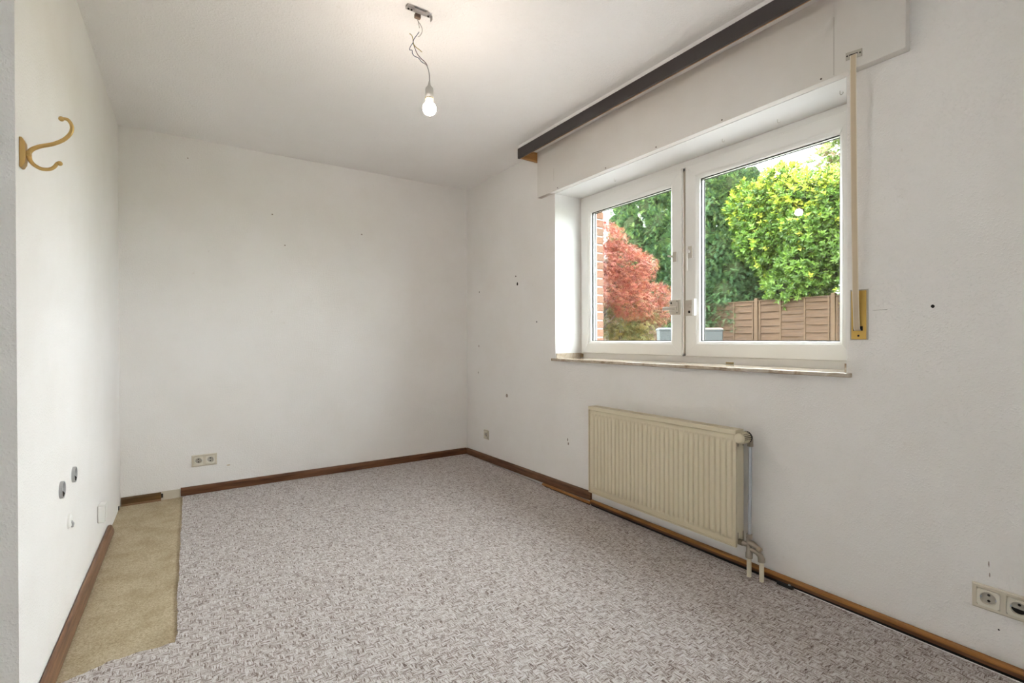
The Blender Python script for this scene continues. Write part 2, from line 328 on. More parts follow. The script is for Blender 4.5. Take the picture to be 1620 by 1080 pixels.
sl = make_sash(1.840, 2.721, ZS0, ZS1)
sr = make_sash(0.921, 1.8155, ZS0, ZS1)
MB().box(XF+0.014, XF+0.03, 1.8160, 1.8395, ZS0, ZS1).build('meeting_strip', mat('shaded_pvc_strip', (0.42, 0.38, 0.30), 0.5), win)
# locks and latches on the meeting stiles (left sash then right sash)
def lkz(y): return y
MB().box(XF-0.006, XF, 1.872, 1.902, 1.552, 1.612).build('latch_plate', CLEAR, sl, bevel=0.002)
MB().box(XF-0.007, XF, 1.869, 1.8735, 1.550, 1.613).box(XF-0.007, XF, 1.869, 1.902, 1.549, 1.5525).build('latch_rim', WPLAST, sl)
MB().lathe((XF, 1.893, 1.586), (-1, 0.35, 0), [(0, 0.006), (0.045, 0.005), (0.047, 0.003)], 10).build('latch_pin', CLEAR, sl, smooth=True)
MB().box(XF-0.005, XF, 1.850, 1.925, 1.235, 1.325).build('lock_plate', CLEAR, sl, bevel=0.002)
MB().box(XF-0.016, XF-0.005, 1.857, 1.867, 1.240, 1.322).build('lock_bar', CLEAR, sl, bevel=0.002)
MB().box(XF-0.014, XF-0.005, 1.875, 1.972, 1.264, 1.285).build('lock_bolt', CLEAR, sl, bevel=0.003)
for z in (1.317,): MB().lathe((XF-0.005, 1.912, 1.307), (-1, 0, 0), [(0, 0.006), (0.002, 0.006), (0.003, 0.003)], 10).build('screw', HOLE, sl)
for z in (1.247, 1.316): MB().lathe((XF-0.004, 1.862, z), (-1, 0, 0), [(0, 0.0035), (0.0135, 0.0035), (0.014, 0.002)], 8).build('rivet', HOLE, sl)
MB().box(XF-0.006, XF, 1.765, 1.795, 1.560, 1.630).build('latch_plate', CLEAR, sr, bevel=0.002)
MB().box(XF-0.007, XF, 1.759, 1.765, 1.559, 1.631).build('latch_rim', WPLAST, sr, bevel=0.001)
MB().lathe((XF-0.006, 1.784, 1.600), (-1, 0, 0), [(0, 0.009), (0.012, 0.009), (0.014, 0.007)], 12).build('latch_knob', WPLAST, sr, smooth=True)
MB().box(XF-0.022, XF-0.016, 1.786, 1.795, 1.485, 1.606).build('latch_lever', WPLAST, sr, bevel=0.002)
MB().box(XF-0.005, XF, 1.764, 1.8125, 1.226, 1.318).build('lock_plate', CLEAR, sr, bevel=0.002)
MB().box(XF-0.020, XF, 1.741, 1.758, 1.226, 1.322).build('lock_bar', WPLAST, sr, bevel=0.003)
MB().lathe((XF-0.005, 1.785, 1.248), (-1, 0, 0), [(0, 0.008), (0.002, 0.008), (0.003, 0.004)], 10).build('screw', HOLE, sr)
MB().lathe((XF-0.005, 1.772, 1.279), (-1, 0, 0), [(0, 0.010), (0.008, 0.010), (0.010, 0.007)], 14).build('lock_button', CLEAR, sr, smooth=True)
MB().box(XF-0.003, XF+0.014, 2.715, 2.738, 0.958, 0.985).build('hinge_cap', mat('rusty_hinge', (0.35, 0.26, 0.15), 0.6), win, bevel=0.003)
MB().box(XF+0.004, XF+0.014, 1.520, 1.560, 0.956, 0.964).build('striker', mat('brass_striker', (0.5, 0.38, 0.18), 0.5, 0.5), win)
recentre(win)
# window sill of marble
sill = empty('window_sill'); tag(sill, 'thin beige marble sill board under the white window', 'window sill')
MB().box(2.175, XF+0.013, 0.862, 2.766, 0.936, 0.9535).build('slab', MARB, sill, bevel=0.003)
MB().box(2.205, XF+0.01, OY1-0.012, OY1-0.0025, 0.9536, 0.990).build('end_upstand', MARB, sill)
MB().box(2.205, XF+0.01, OY0+0.0025, OY0+0.012, 0.9536, 0.990).build('end_upstand', MARB, sill)
recentre(sill)
# unseen windows added behind the viewer to let in fill daylight
w3 = struct(empty('fill_window_3'))
for y0, y1 in ((TY0, (TY0+TY1)/2), ((TY0+TY1)/2, TY1)):
    ring(MB(), y0+0.002, y1-0.002, TZ0+0.002, TZ1-0.002, [(0, RX-0.06), (0.07, RX-0.06), (0.07, RX-0.13), (0, RX-0.13)]).build('frame', PVC, w3)
    MB().box(RX-0.10, RX-0.096, y0+0.06, y1-0.06, TZ0+0.06, TZ1-0.06).build('glass_pane', GLASS, w3)
recentre(w3)
w2 = struct(empty('fill_window_2'))
ring(MB(), QY0+0.002, QY1-0.002, QZ0+0.002, QZ1-0.002, fprof).build('outer_frame', PVC, w2)
ring(MB(), QY0+0.03, QY1-0.03, QZ0+0.03, QZ1-0.03, sprof, 0.0005).build('sash', PVC, w2)
MB().box(XF+0.0315, XF+0.0355, QY0+0.1, QY1-0.1, QZ0+0.1, QZ1-0.1).build('glass_pane', GLASS, w2)
recentre(w2)

# ------------------------------------------------------------------ shutter box, pelmet, strap
sbx = empty('roller_shutter_box'); tag(sbx, 'painted roller shutter box panel across the top of the window', 'shutter box')
SX = 2.157
MB().box(SX, XR-0.0002, 0.676, 2.902, OZ1, H-0.0005).build('panel', BOXP, sbx, bevel=0.002)
MB().box(SX-0.0003, SX+0.001, 0.910, 0.9122, 2.145, 2.378).build('seam', mat('seam_gap', (0.42, 0.38, 0.34), 0.9), sbx)
MB().box(SX-0.0003, SX+0.001, 2.706, 2.7075, 2.21, 2.30).build('seam', MATS['seam_gap'], sbx)
for y in (2.664, 2.192, 1.801, 1.402, 0.958):
    MB().lathe((SX+0.001, y, 2.152), (-1, 0, 0), [(0, 0.0042), (0.0018, 0.004), (0.0026, 0.0025)], 10).build('screw', mat('rust_screw', (0.12, 0.09, 0.07), 0.6, 0.4) if 'rust_screw' not in MATS else MATS['rust_screw'], sbx)
recentre(sbx)
pel = empty('curtain_pelmet'); tag(pel, 'dark brown curtain pelmet board fixed under the ceiling above the window', 'pelmet')
MB().box(1.999, 2.014, 0.30, 2.927, 2.405, 2.476).build('fascia', DARKB, pel, bevel=0.001)
MB().box(2.0142, SX-0.0005, 2.910, 2.9265, 2.408, 2.476).box(SX-0.0005, XR-0.001, 2.9035, 2.9265, 2.408, 2.476).build('end_board', WOODP, pel)
MB().box(2.0142, 2.020, 0.30, 2.909, 2.406, 2.476).build('lining', WOODP, pel)
MB().box(2.005, SX-0.001, 0.30, 2.925, 2.4765, 2.4995).build('ceiling_batten', CEIL, pel)
MB().box(2.06, 2.075, 0.30, 2.90, 2.466, 2.476).box(2.10, 2.115, 0.30, 2.90, 2.466, 2.476).build('curtain_track', WPLAST, pel)
recentre(pel)
st = empty('shutter_strap'); tag(st, 'beige roller shutter pull strap running down beside the window to a gold winder plate', 'shutter strap')
g = MB().prism([(0.868, 2.182), (0.812, 2.175), (0.812, 2.204), (0.868, 2.211)], 0, SX-0.004, SX-0.0002).build('guide_plate', mat('guide_plate_metal', (0.47, 0.44, 0.38), 0.5, 0.3), st, bevel=0.001)
MB().prism([(0.856, 2.1945), (0.826, 2.191), (0.826, 2.195), (0.856, 2.1985)], 0, SX-0.0046, SX-0.004).build('slot', BLACK, g)
for y, z in ((0.862, 2.196), (0.818, 2.190)): MB().lathe((SX-0.004, y, z), (-1, 0, 0), [(0, 0.003), (0.001, 0.003)], 8).build('screw', HOLE, g)
def ribbon(y0, y1, pts, th=0.0012):
    mb = MB(); vs = []
    for x, z in pts: vs += [(x-th/2, y0, z), (x+th/2, y0, z), (x+th/2, y1, z), (x-th/2, y1, z)]
    fs = [(4*i+k, 4*i+(k+1) % 4, 4*i+4+(k+1) % 4, 4*i+4+k) for i in range(len(pts)-1) for k in range(4)]+[(0, 1, 2, 3), tuple(4*(len(pts)-1)+k for k in (3, 2, 1, 0))]
    return mb.add(vs, fs)
path = [(SX-0.004, 2.193), (SX-0.006, 2.17), (SX-0.005, 2.0), (SX+0.004, 1.6), (SX+0.016, 1.25), (SX+0.026, 1.13), (SX+0.034, 1.122)]
sp = ribbon(0.832, 0.849, path).build('strap', STRAP, st)
ribbon(0.8491, 0.8515, [(x-0.0002, z) for x, z in path]).build('selvedge', STRAPE, sp); ribbon(0.8295, 0.8319, [(x-0.0002, z) for x, z in path]).build('selvedge', STRAPE, sp)
wp = MB().box(XR-0.005, XR-0.0002, 0.812, 0.8635, 1.088, 1.279).build('winder_plate', GOLD, st, bevel=0.0015)
MB().box(XR-0.0058, XR-0.005, 0.823, 0.856, 1.122, 1.139).build('strap_slot', BLACK, wp)
MB().lathe((XR-0.005, 0.838, 1.102), (-1, 0, 0), [(0, 0.0038), (0.0012, 0.0038), (0.0018, 0.002)], 10).build('screw', HOLE, wp)
MB().box(XR-0.002, XR-0.0001, 0.806, 0.868, 1.086, 1.284).build('backing_rim', MATS['guide_plate_metal'], wp)
recentre(st)
# little cup hooks screwed into the reveal soffit
hk_lab = ['first white cup hook in the window soffit, nearest the far corner', 'second white cup hook in the window soffit, above the right sash', 'third white cup hook in the window soffit, above the right sash', 'white cup hook at the strap end of the window soffit']
for (x, y), lab in zip(((2.316, 2.273), (2.330, 1.512), (2.343, 1.233), (2.296, 0.946)), hk_lab):
    z = OZ1-0.002; pts = [(x, y, z), (x, y, z-0.006)]+[(x, y-0.006+0.006*math.cos(t), z-0.012-0.006*math.sin(t)) for t in np.linspace(0, 3.6, 8)]
    o = MB().tube(pts, 0.0014, 6).build('cup_hook', mat('hook_wire', (0.55, 0.53, 0.48), 0.5, 0.3) if 'hook_wire' not in MATS else MATS['hook_wire'], smooth=True)
    tag(o, lab, 'hook', 'cup hooks in the window soffit')

# ------------------------------------------------------------------ floor coverings and skirting
ut = MB().box(XL+0.0005, 0.3, 1.6, YB-0.0005, 0.0002, 0.004).build('felt_underlay', FELT); tag(ut, 'beige felt underlay laid bare along the left wall', 'underlay')
def ragged(a, bb, n, amp):
    a = Vector(a); bb = Vector(bb); t = (bb-a).normalized(); nn = Vector((-t.y, t.x)); out = []; off = 0
    for i in range(n): 
        off = 0.6*off+random.uniform(-amp, amp); out.append(a+(bb-a)*(i/n)+nn*off)
    return out
out = []
out += ragged((-0.040, YB-0.018), (-0.044, 2.51), 90, 0.0018) + ragged((-0.044, 2.51), (-0.040, 2.20), 30, 0.002) + ragged((-0.040, 2.20), (-0.046, 2.115), 8, 0.002)
out += ragged((-0.046, 2.115), (-0.217, 2.112), 24, 0.003) + ragged((-0.217, 2.112), (-0.349, 2.060), 24, 0.003)
out += [Vector((-0.349, 1.56)), Vector((-0.24, 1.5)), Vector((-0.24, 1.29)), Vector((RX+0.01, 1.29)), Vector((RX+0.01, RY+0.01)), Vector((XR-0.045, RY+0.01))]
out += ragged((XR-0.035, 0.0), (XR-0.030, 2.35), 60, 0.0015)+[Vector((XR-0.018, 2.4)), Vector((XR-0.018, YB-0.018))]
carpet = MB().prism([(p.x, p.y) for p in out], 2, 0.0042, 0.0125).build('carpet', CARP); tag(carpet, 'grey-brown flecked loop carpet with a cut edge, covering most of the floor', 'carpet')
# skirting profile (offset from wall, height)
def skirt(th, h): return [(0, 0), (th, 0), (th, h*0.72), (th*0.85, h*0.88), (th*0.5, h*0.98), (0.0015, h), (0, h)]
p = skirt(0.0155, 0.056)
bb_ = MB().prism([(YB-0.0005-u, v+0.0127) for u, v in p], 0, -0.052, XR-0.017)
# prism along X expects (y,z) pairs
bb_.build('baseboard_back', WOODX); struct(bpy.data.objects['baseboard_back'], 'walnut skirting along the far wall')
o = MB().prism([(-u, v) for u, v in p], 1, -1.715, 0).build('baseboard_right', WOODY); o.location = (XR-0.0005, YB-0.001, 0.0105)
o.rotation_euler = (-math.atan2(0.026, 1.715), 0, 0); struct(o, 'walnut skirting from the far corner to the radiator, lifted at its loose end')
p2 = [(0, 0), (0.013, 0), (0.0115, 0.012), (0.011, 0.045), (0.008, 0.053), (0.002, 0.055), (0, 0.055)]
cs = empty('skirting_offcut'); tag(cs, 'short brown skirting offcut in the left corner of the far wall', 'skirting board')
MB().prism([(YB-0.003-u, v+0.0045) for u, v in p2], 0, XL+0.006, -0.161).build('board', wood('brown_offcut_foil', (0.055, 0.028, 0.008), (0.17, 0.085, 0.025), 0), cs)
MB().prism([(YB-0.016-0.002*0, 0.0045), (YB-0.019, 0.0045), (YB-0.0185, 0.014), (YB-0.016, 0.016)], 0, XL+0.006, -0.161).build('soft_lip', mat('skirting_lip', (0.22, 0.12, 0.06), 0.6), cs)
MB().box(-0.161, -0.151, YB-0.012, YB-0.002, 0.022, 0.048).build('end_clip', BLACK, cs)
recentre(cs)
o = MB().box(-0.158, -0.056, YB-0.004, YB-0.0003, 0.0045, 0.062).build('plaster_patch', mat('bare_plaster', (0.66, 0.60, 0.50), 0.9), wall_back)
o = MB().box(XL+0.0003, XL+0.004, YB-0.10, YB-0.085, 0.006, 0.03).build('clip', BLACK); tag(o, 'tiny black skirting clip on the left wall in the far corner', 'clip')
# loose skirting leaning on the left wall
lb = MB(); prof = [(0.0, 0.0), (0.006, -0.001), (0.0145, 0.004), (0.0155, 0.014), (0.0145, 0.046), (0.0125, 0.056), (0.008, 0.061), (0.002, 0.062), (0.0, 0.060)]
n = len(prof); secs = [(1.55, 1, 0), (3.44, 1, 0), (3.475, 0.99, 0), (3.500, 0.94, 0), (3.515, 0.85, 0), (3.520, 0.72, 0)]
vs = []
for y, s, _ in secs: vs += [(u, y, v*s) for u, v in prof]
lb.add(vs, [tuple(range(n)), tuple((len(secs)-1)*n+k for k in range(n-1, -1, -1))]+[(i*n+k, i*n+(k+1) % n, (i+1)*n+(k+1) % n, (i+1)*n+k) for i in range(len(secs)-1) for k in range(n)])
o = lb.build('loose_skirting_board', WOODL, smooth=True); o.location = (XL+0.012, 0, 0.0055); o.rotation_euler = (0, math.radians(-9), 0)
tag(o, 'long loose walnut skirting board leaning against the left wall', 'skirting board')
# floor strip along the window wall
fs = empty('floor_strip'); tag(fs, 'thin orange-brown wooden strip along the foot of the window wall', 'skirting board')
MB().prism([(2.166, 0.0350), (2.166, 0.039), (2.169, 0.0430), (2.175, 0.0455), (2.188, 0.0465), (2.188, 0.0350)], 1, 0.0, 2.35).build('ledge', WOODO, fs)
MB().box(2.171, 2.188, 0.0, 2.35, 0.0205, 0.0349).build('shaded_face', WOODY, fs)  # darker wood stands in for shade on the strip's front
MB().prism([(2.164, 0.0185), (2.164, 0.0255), (2.168, 0.0305), (2.1745, 0.034), (2.1745, 0.0185)], 1, 2.351, 2.862).build('ledge', WOODO, fs)
MB().box(2.176, 2.1955, 0.0, 2.35, 0.003, 0.0204).build('carrier_rail', BLACK, fs)
MB().box(2.166, 2.1735, 2.351, 2.84, 0.0126, 0.0184).build('carrier_rail', BLACK, fs)
recentre(fs)
o = MB().tube([(2.164, 1.07, 0.0145), (2.163, 0.8, 0.0145), (2.162, 0.5, 0.0145), (2.161, 0.1, 0.0145)], 0.0018, 8).build('thin_cable', WPLAST, smooth=True); tag(o, 'thin white cable at the carpet edge below the wall sockets', 'cable')
cl = empty('cable_clip'); tag(cl, 'small black clip on the carpet edge right of the radiator pipes', 'clip')
MB().box(2.147, 2.163, 1.068, 1.135, 0.0128, 0.026).build('body', BLACK, cl, bevel=0.002); MB().lathe((2.155, 1.083, 0.026), (0, 0, 1), [(0, 0.005), (0.003, 0.005), (0.004, 0.003)], 10).build('screw', STEEL, cl); recentre(cl)

# ------------------------------------------------------------------ radiator
rad = empty('radiator'); tag(rad, 'ivory ribbed panel radiator under the window', 'radiator')
RX0, RX1, RY0, RY1, RZ0, RZ1 = 2.087, 2.150, 1.289, 2.275, 0.133, 0.650
ys = [RY0]; dep = [0.0]; nr = 32; pitch = (RY1-RY0-0.036)/nr
for k in range(nr):
    a = RY0+0.018+k*pitch
    for t, d in ((0.0, 0), (0.08, 0.0), (0.20, 0.75), (0.30, 1), (0.74, 1), (0.84, 0.75), (0.96, 0.0)): ys.append(a+t*pitch); dep.append(d)
ys += [RY1-0.018, RY1]; dep += [0, 0]
zs = [(RZ0, 0), (RZ0+0.022, 0), (RZ0+0.026, 0.0), (RZ0+0.032, 0.55), (RZ0+0.040, 1.25), (RZ0+0.050, 1.3), (RZ0+0.062, 1.0), (RZ1-0.052, 1.0), (RZ1-0.036, 0.8), (RZ1-0.026, 0.25), (RZ1-0.022, 0), (RZ1-0.006, 0), (RZ1, 0)]
vs = []
for z, kz in zs:
    for y, d in zip(ys, dep):
        edge = 0.004 if (z in (RZ0, RZ1)) else 0.0
        vs.append((RX0+0.009-0.0085*d*kz+edge, y, z))
nc = len(ys); fs_ = [(j*nc+i, j*nc+i+1, (j+1)*nc+i+1, (j+1)*nc+i) for j in range(len(zs)-1) for i in range(nc-1)]
o0 = len(vs); vs += [(RX0+0.0135, RY0, RZ0), (RX0+0.0135, RY1, RZ0), (RX0+0.0135, RY1, RZ1), (RX0+0.0135, RY0, RZ1)]
fs_ += [(o0, o0+1, o0+2, o0+3), tuple([o0, o0+1]+[i for i in range(nc-1, -1, -1)]), tuple([o0+3, o0+2]+[(len(zs)-1)*nc+i for i in range(nc-1, -1, -1)]),
        tuple([o0, o0+3]+[j*nc for j in range(len(zs)-1, -1, -1)]), tuple([o0+1, o0+2]+[j*nc+nc-1 for j in range(len(zs)-1, -1, -1)])]
MB().add(vs, fs_).build('front_panel', RADI, rad, smooth=True)
MB().box(RX0-0.001, RX0+0.0088, RY0-0.001, RY0+0.004, RZ0, RZ1).box(RX0-0.001, RX0+0.0088, RY1-0.004, RY1+0.001, RZ0, RZ1).box(RX0-0.001, RX0+0.0088, RY0+0.004, RY1-0.004, RZ0, RZ0+0.005).build('panel_edge', RADI, rad)
MB().box(RX1-0.012, RX1, RY0+0.02, RY1-0.02, RZ0+0.01, RZ1-0.01).build('rear_panel', RADI, rad, bevel=0.003)
MB().box(RX0+0.0137, RX1-0.0122, RY0+0.03, RY1-0.03, RZ0+0.03, RZ1-0.02).build('convector_fins', RADI, rad)
for y0, y1 in ((RY0-0.001, RY0+0.003), (RY1-0.003, RY1+0.001)):
    sd = MB().box(RX0+0.0137, RX1, y0, y1, RZ0+0.012, RZ1).build('side_cover', RADI, rad)
    if y0 < RY0:
        for z0 in (RZ0+0.02, RZ1-0.055): 
            MB().box(RX0+0.016, RX0+0.019, y0-0.0006, y0, z0, z0+0.045).build('slit', RADD, sd); MB().box(RX1-0.006, RX1-0.003, y0-0.0006, y0, z0, z0+0.045).build('slit', RADD, sd)
tg = MB().box(RX0-0.002, RX0+0.014, RY0-0.002, RY1+0.002, RZ1+0.0003, RZ1+0.022).box(RX1-0.006, RX1+0.001, RY0-0.002, RY1+0.002, RZ1+0.0003, RZ1+0.022).box(RX0+0.014, RX1-0.006, RY0-0.002, RY0+0.03, RZ1+0.0003, RZ1+0.022).box(RX0+0.014, RX1-0.006, RY1-0.03, RY1+0.002, RZ1+0.0003, RZ1+0.022)
tg = tg.build('top_cover', RADI, rad, bevel=0.003)
g = MB(); y = RY0+0.036
while y < RY1-0.036: g.box(RX0+0.0142, RX1-0.0062, y, y+0.006, RZ1+0.004, RZ1+0.0205); y += 0.0135
g.build('grille_bars', RADI, tg)
for y in (RY0+0.18, RY1-0.18): MB().box(RX1, XR-0.0005, y-0.015, y+0.015, 0.20, 0.60).build('wall_bracket', RADI, rad)
# thermostat head, valve, pipe and floor connection
KY, KZ = 1.2525, 0.6435
tv = MB().lathe((2.044, KY, KZ), (1, 0, 0), [(0, 0.014), (0.002, 0.020), (0.006, 0.0225), (0.018, 0.0235), (0.0185, 0.0215), (0.060, 0.0225), (0.066, 0.0225)], 28).build('thermostat_head', RADI, rad, smooth=True)
g = MB()
for k in range(18):
    a = 2*math.pi*k/18; c, s = math.cos(a), math.sin(a); q = []
    for x, rr_ in ((2.062, 0.0242), (2.106, 0.0262)):
        for dr, dw in ((-0.003, -0.0024), (-0.003, 0.0024), (0.0014, 0.0020), (0.0014, -0.0020)):
            q.append((x, KY+(rr_+dr)*c-dw*s, KZ+(rr_+dr)*s+dw*c))
    g.add(q, [(0, 1, 2, 3), (7, 6, 5, 4), (0, 4, 5, 1), (1, 5, 6, 2), (2, 6, 7, 3), (3, 7, 4, 0)])
g.build('grip_ribs', RADI, tv); MB().lathe((2.0632, KY, KZ), (1, 0, 0), [(0, 0.0222), (0.046, 0.0236)], 28).build('grip_core', mat('dark_olive_core', (0.07, 0.06, 0.035), 0.7), tv, smooth=True)
MB().lathe((2.110, KY, KZ), (1, 0, 0), [(0, 0.025), (0.002, 0.0275), (0.006, 0.0275), (0.007, 0.022)], 28).build('collar_ring', BLACK, tv, smooth=True)
PX, PY = 2.131, 1.2445
vb = MB().lathe((2.1172, KY, KZ), (1, 0, 0), [(0, 0.017), (0.016, 0.017), (0.022, 0.013)], 16).tube([(PX-0.004, KY, KZ), (PX+0.004, KY-0.002, KZ-0.004), (PX, PY, KZ-0.020), (PX, PY, KZ-0.036)], [0.016, 0.016, 0.0125, 0.0125], 14).lathe((PX, PY, KZ-0.030), (0, 0, -1), [(0, 0.0145), (0.012, 0.0145), (0.014, 0.011)], 6).build('valve_body', NICKEL, rad, smooth=True)
MB().tube([(PX, KY+0.003, KZ), (PX, RY0+0.03, KZ)], 0.009, 12).build('valve_tail', NICKEL, rad, smooth=True)
MB().tube([(PX, PY, KZ-0.043), (PX-0.002, PY-0.001, 0.45), (2.118, 1.2405, 0.30), (2.115, 1.2395, 0.204)], 0.0072, 14).build('riser_pipe', STEEL, rad, smooth=True)
VX = 2.114
g = MB().lathe((VX, 1.2395, 0.206), (0, 0, -1), [(0, 0.0125), (0.004, 0.0135), (0.009, 0.0135), (0.0095, 0.012), (0.011, 0.012), (0.0115, 0.0135), (0.020, 0.0135), (0.023, 0.011)], 12)
g.lathe((VX, 1.2405, 0.190), (0, 0, -1), [(0, 0.0105), (0.03, 0.0125), (0.065, 0.0125), (0.070, 0.0150), (0.092, 0.0150), (0.094, 0.012)], 14)
g.tube([(VX, 1.2405, 0.155), (VX, 1.275, 0.155)], 0.0115, 14)
g.tube([(VX, 1.2405, 0.168), (VX, 1.222, 0.166), (VX, 1.203, 0.155)], [0.013, 0.0125, 0.0115], 14)
g.tube([(VX, 1.236, 0.140), (VX, 1.205, 0.134), (VX, 1.190, 0.126), (VX, 1.1835, 0.112), (VX, 1.1825, 0.100)], [0.010, 0.010, 0.0125, 0.0145, 0.0150], 14)
hv = g.build('connection_valve', NICKEL, rad, smooth=True)
MB().lathe((VX, 1.203, 0.155), (0, -1, -0.35), [(0, 0.0095), (0.003, 0.0115), (0.018, 0.0115), (0.021, 0.008)], 12).build('valve_cap', mat('brass_cap', (0.45, 0.38, 0.28), 0.4, 0.6), hv, smooth=True)
MB().lathe((VX, 1.270, 0.155), (0, 1, 0), [(0, 0.012), (0.002, 0.0145), (0.018, 0.0145), (0.02, 0.011), (0.045, 0.011)], 8).build('union_nut', mat('dark_brass_nut', (0.25, 0.20, 0.14), 0.5, 0.6), hv)
for y, z1 in ((1.2405, 0.097), (1.1825, 0.100)): MB().tube([(VX, y, 0.0126), (VX, y, z1)], 0.0098, 14).build('pipe_sleeve', IVORY, rad, smooth=True)
recentre(rad)

# ------------------------------------------------------------------ sockets and boxes on the walls
def socket_insert(mb_parent, put, broken=False):
    """put maps (u right, v up, w out of wall) to the room"""
    def box(u0, u1, v0, v1, w0, w1):
        q = [put(u, v, w_) for u, v, w_ in [(u0, v0, w0), (u1, v0, w0), (u1, v1, w0), (u0, v1, w0), (u0, v0, w1), (u1, v0, w1), (u1, v1, w1), (u0, v1, w1)]]
        return MB().add(q, [(0, 3, 2, 1), (4, 5, 6, 7), (0, 1, 5, 4), (1, 2, 6, 5), (2, 3, 7, 6), (3, 0, 4, 7)])
    n = 28; hw = 0.0275; rw = 0.0205
    sq = []
    for k in range(n):
        a = 2*math.pi*k/n; c, s = math.cos(a), math.sin(a); t = hw/max(abs(c), abs(s)); sq.append((c*t, s*t))
    ci = [(rw*math.cos(2*math.pi*k/n), rw*math.sin(2*math.pi*k/n)) for k in range(n)]
    vs = [put(u, v, 0.008) for u, v in sq]+[put(u, v, 0.012) for u, v in sq]+[put(u, v, 0.012) for u, v in ci]+[put(u*0.93, v*0.93, 0.0015) for u, v in ci]
    fs = []
    for r_ in range(3): fs += [(r_*n+k, r_*n+(k+1) % n, (r_+1)*n+(k+1) % n, (r_+1)*n+k) for k in range(n)]
    fs.append(tuple(3*n+k for k in range(n)))
    ins = MB().add(vs, fs).build('insert', CREAM, mb_parent)
    MB().lathe(put(0, 0, 0.0014), put(0, 0, 1)-put(0, 0, 0), [(0, 0.0188), (0.0005, 0.0188)], 24).build('socket_well_shade', WELL, ins)
    for u in (-0.0095, 0.0095): 
        MB().lathe(put(0, u, 0.0020), put(0, 0, 1)-put(0, 0, 0), [(0, 0.0040), (0.0007, 0.0040)], 10).build('pin_hole', HOLE, ins)
    for s in (-1, 1): box(s*0.0185-0.0015, s*0.0185+0.0015, -0.003, 0.003, 0.002, 0.0105).build('earth_clip', STEEL, ins)
    if broken: 
        k = [(0.0195*math.cos(a), 0.0195*math.sin(a)) for a in np.linspace(math.pi*1.05, math.pi*1.9, 12)]
        MB().add([put(u, v, 0.0020) for u, v in k]+[put(u, v, 0.0032) for u, v in k], [tuple(range(11, -1, -1)), tuple(range(12, 24))]+[(i, (i+1) % 12, 12+(i+1) % 12, 12+i) for i in range(12)]).build('broken_gap', BLACK, ins)
    return ins
def gang_frame(parent, put, n, half=0.0405, pitch=0.071):
    """bevelled plate with n square windows, as one frame"""
    mb = MB(); L = -half; Rr = half+(n-1)*pitch
    def loop(pts, w0): return [put(u, v, w0) for u, v in pts]
    # outer bevelled rim
    o1 = [(L, -half), (Rr, -half), (Rr, half), (L, half)]; o2 = [(L+0.004, -half+0.004), (Rr-0.004, -half+0.004), (Rr-0.004, half-0.004), (L+0.004, half-0.004)]
    vs = loop(o1, 0.0004)+loop(o1, 0.005)+loop(o2, 0.0085); mb.add(vs, [(i+4*r_, (i+1) % 4+4*r_, (i+1) % 4+4*r_+4, i+4*r_+4) for r_ in (0, 1) for i in range(4)]+[(3, 2, 1, 0)])
    hw = 0.0288
    def bx(u0, u1, v0, v1): mb.add([put(u, v, 0.0085) for u, v in ((u0, v0), (u1, v0), (u1, v1), (u0, v1))], [(0, 1, 2, 3)])
    a, b_ = L+0.004, Rr-0.004; bx(a, b_, hw, half-0.004); bx(a, b_, -half+0.004, -hw)
    xs = [a]+sum([[k*pitch-hw, k*pitch+hw] for k in range(n)], [])+[b_]
    for i in range(0, len(xs), 2): bx(xs[i], xs[i+1], -hw, hw)
    for k in range(n):
        c = k*pitch; q = [(c-hw, -hw), (c+hw, -hw), (c+hw, hw), (c-hw, hw)]
        mb.add([put(u, v, 0.0085) for u, v in q]+[put(u, v, 0.001) for u, v in q], [(i, 4+i, 4+(i+1) % 4, (i+1) % 4) for i in range(4)])
    return mb.build('frame', FRAMEP, parent)
def socket(name, label, org, u, out_, n, broken=()):
    t = empty(name); tag(t, label, 'socket', 'wall sockets')
    org, u, out_ = Vector(org), Vector(u), Vector(out_)
    put = lambda a, v, w_: org+u*a+Vector((0, 0, v))+out_*w_
    gang_frame(t, put, n)
    for k in range(n):
        socket_insert(t, (lambda kk: lambda a, v, w_: put(a+kk*0.071, v, w_))(k), k in broken)
    return recentre(t)
socket('wall_socket', 'cream double wall socket on the far wall above the felt strip', (0.0525, YB, 0.243), (1, 0, 0), (0, -1, 0), 2)
socket('wall_socket', 'small cream single wall socket on the window wall by the far corner', (XR, 3.715, 0.248), (0, -1, 0), (-1, 0, 0), 1)
socket('wall_socket', 'cream wall socket pair on the window wall at the right edge, one broken', (XR, 0.4635, 0.2335), (0, -1, 0), (-1, 0, 0), 2, (1,))
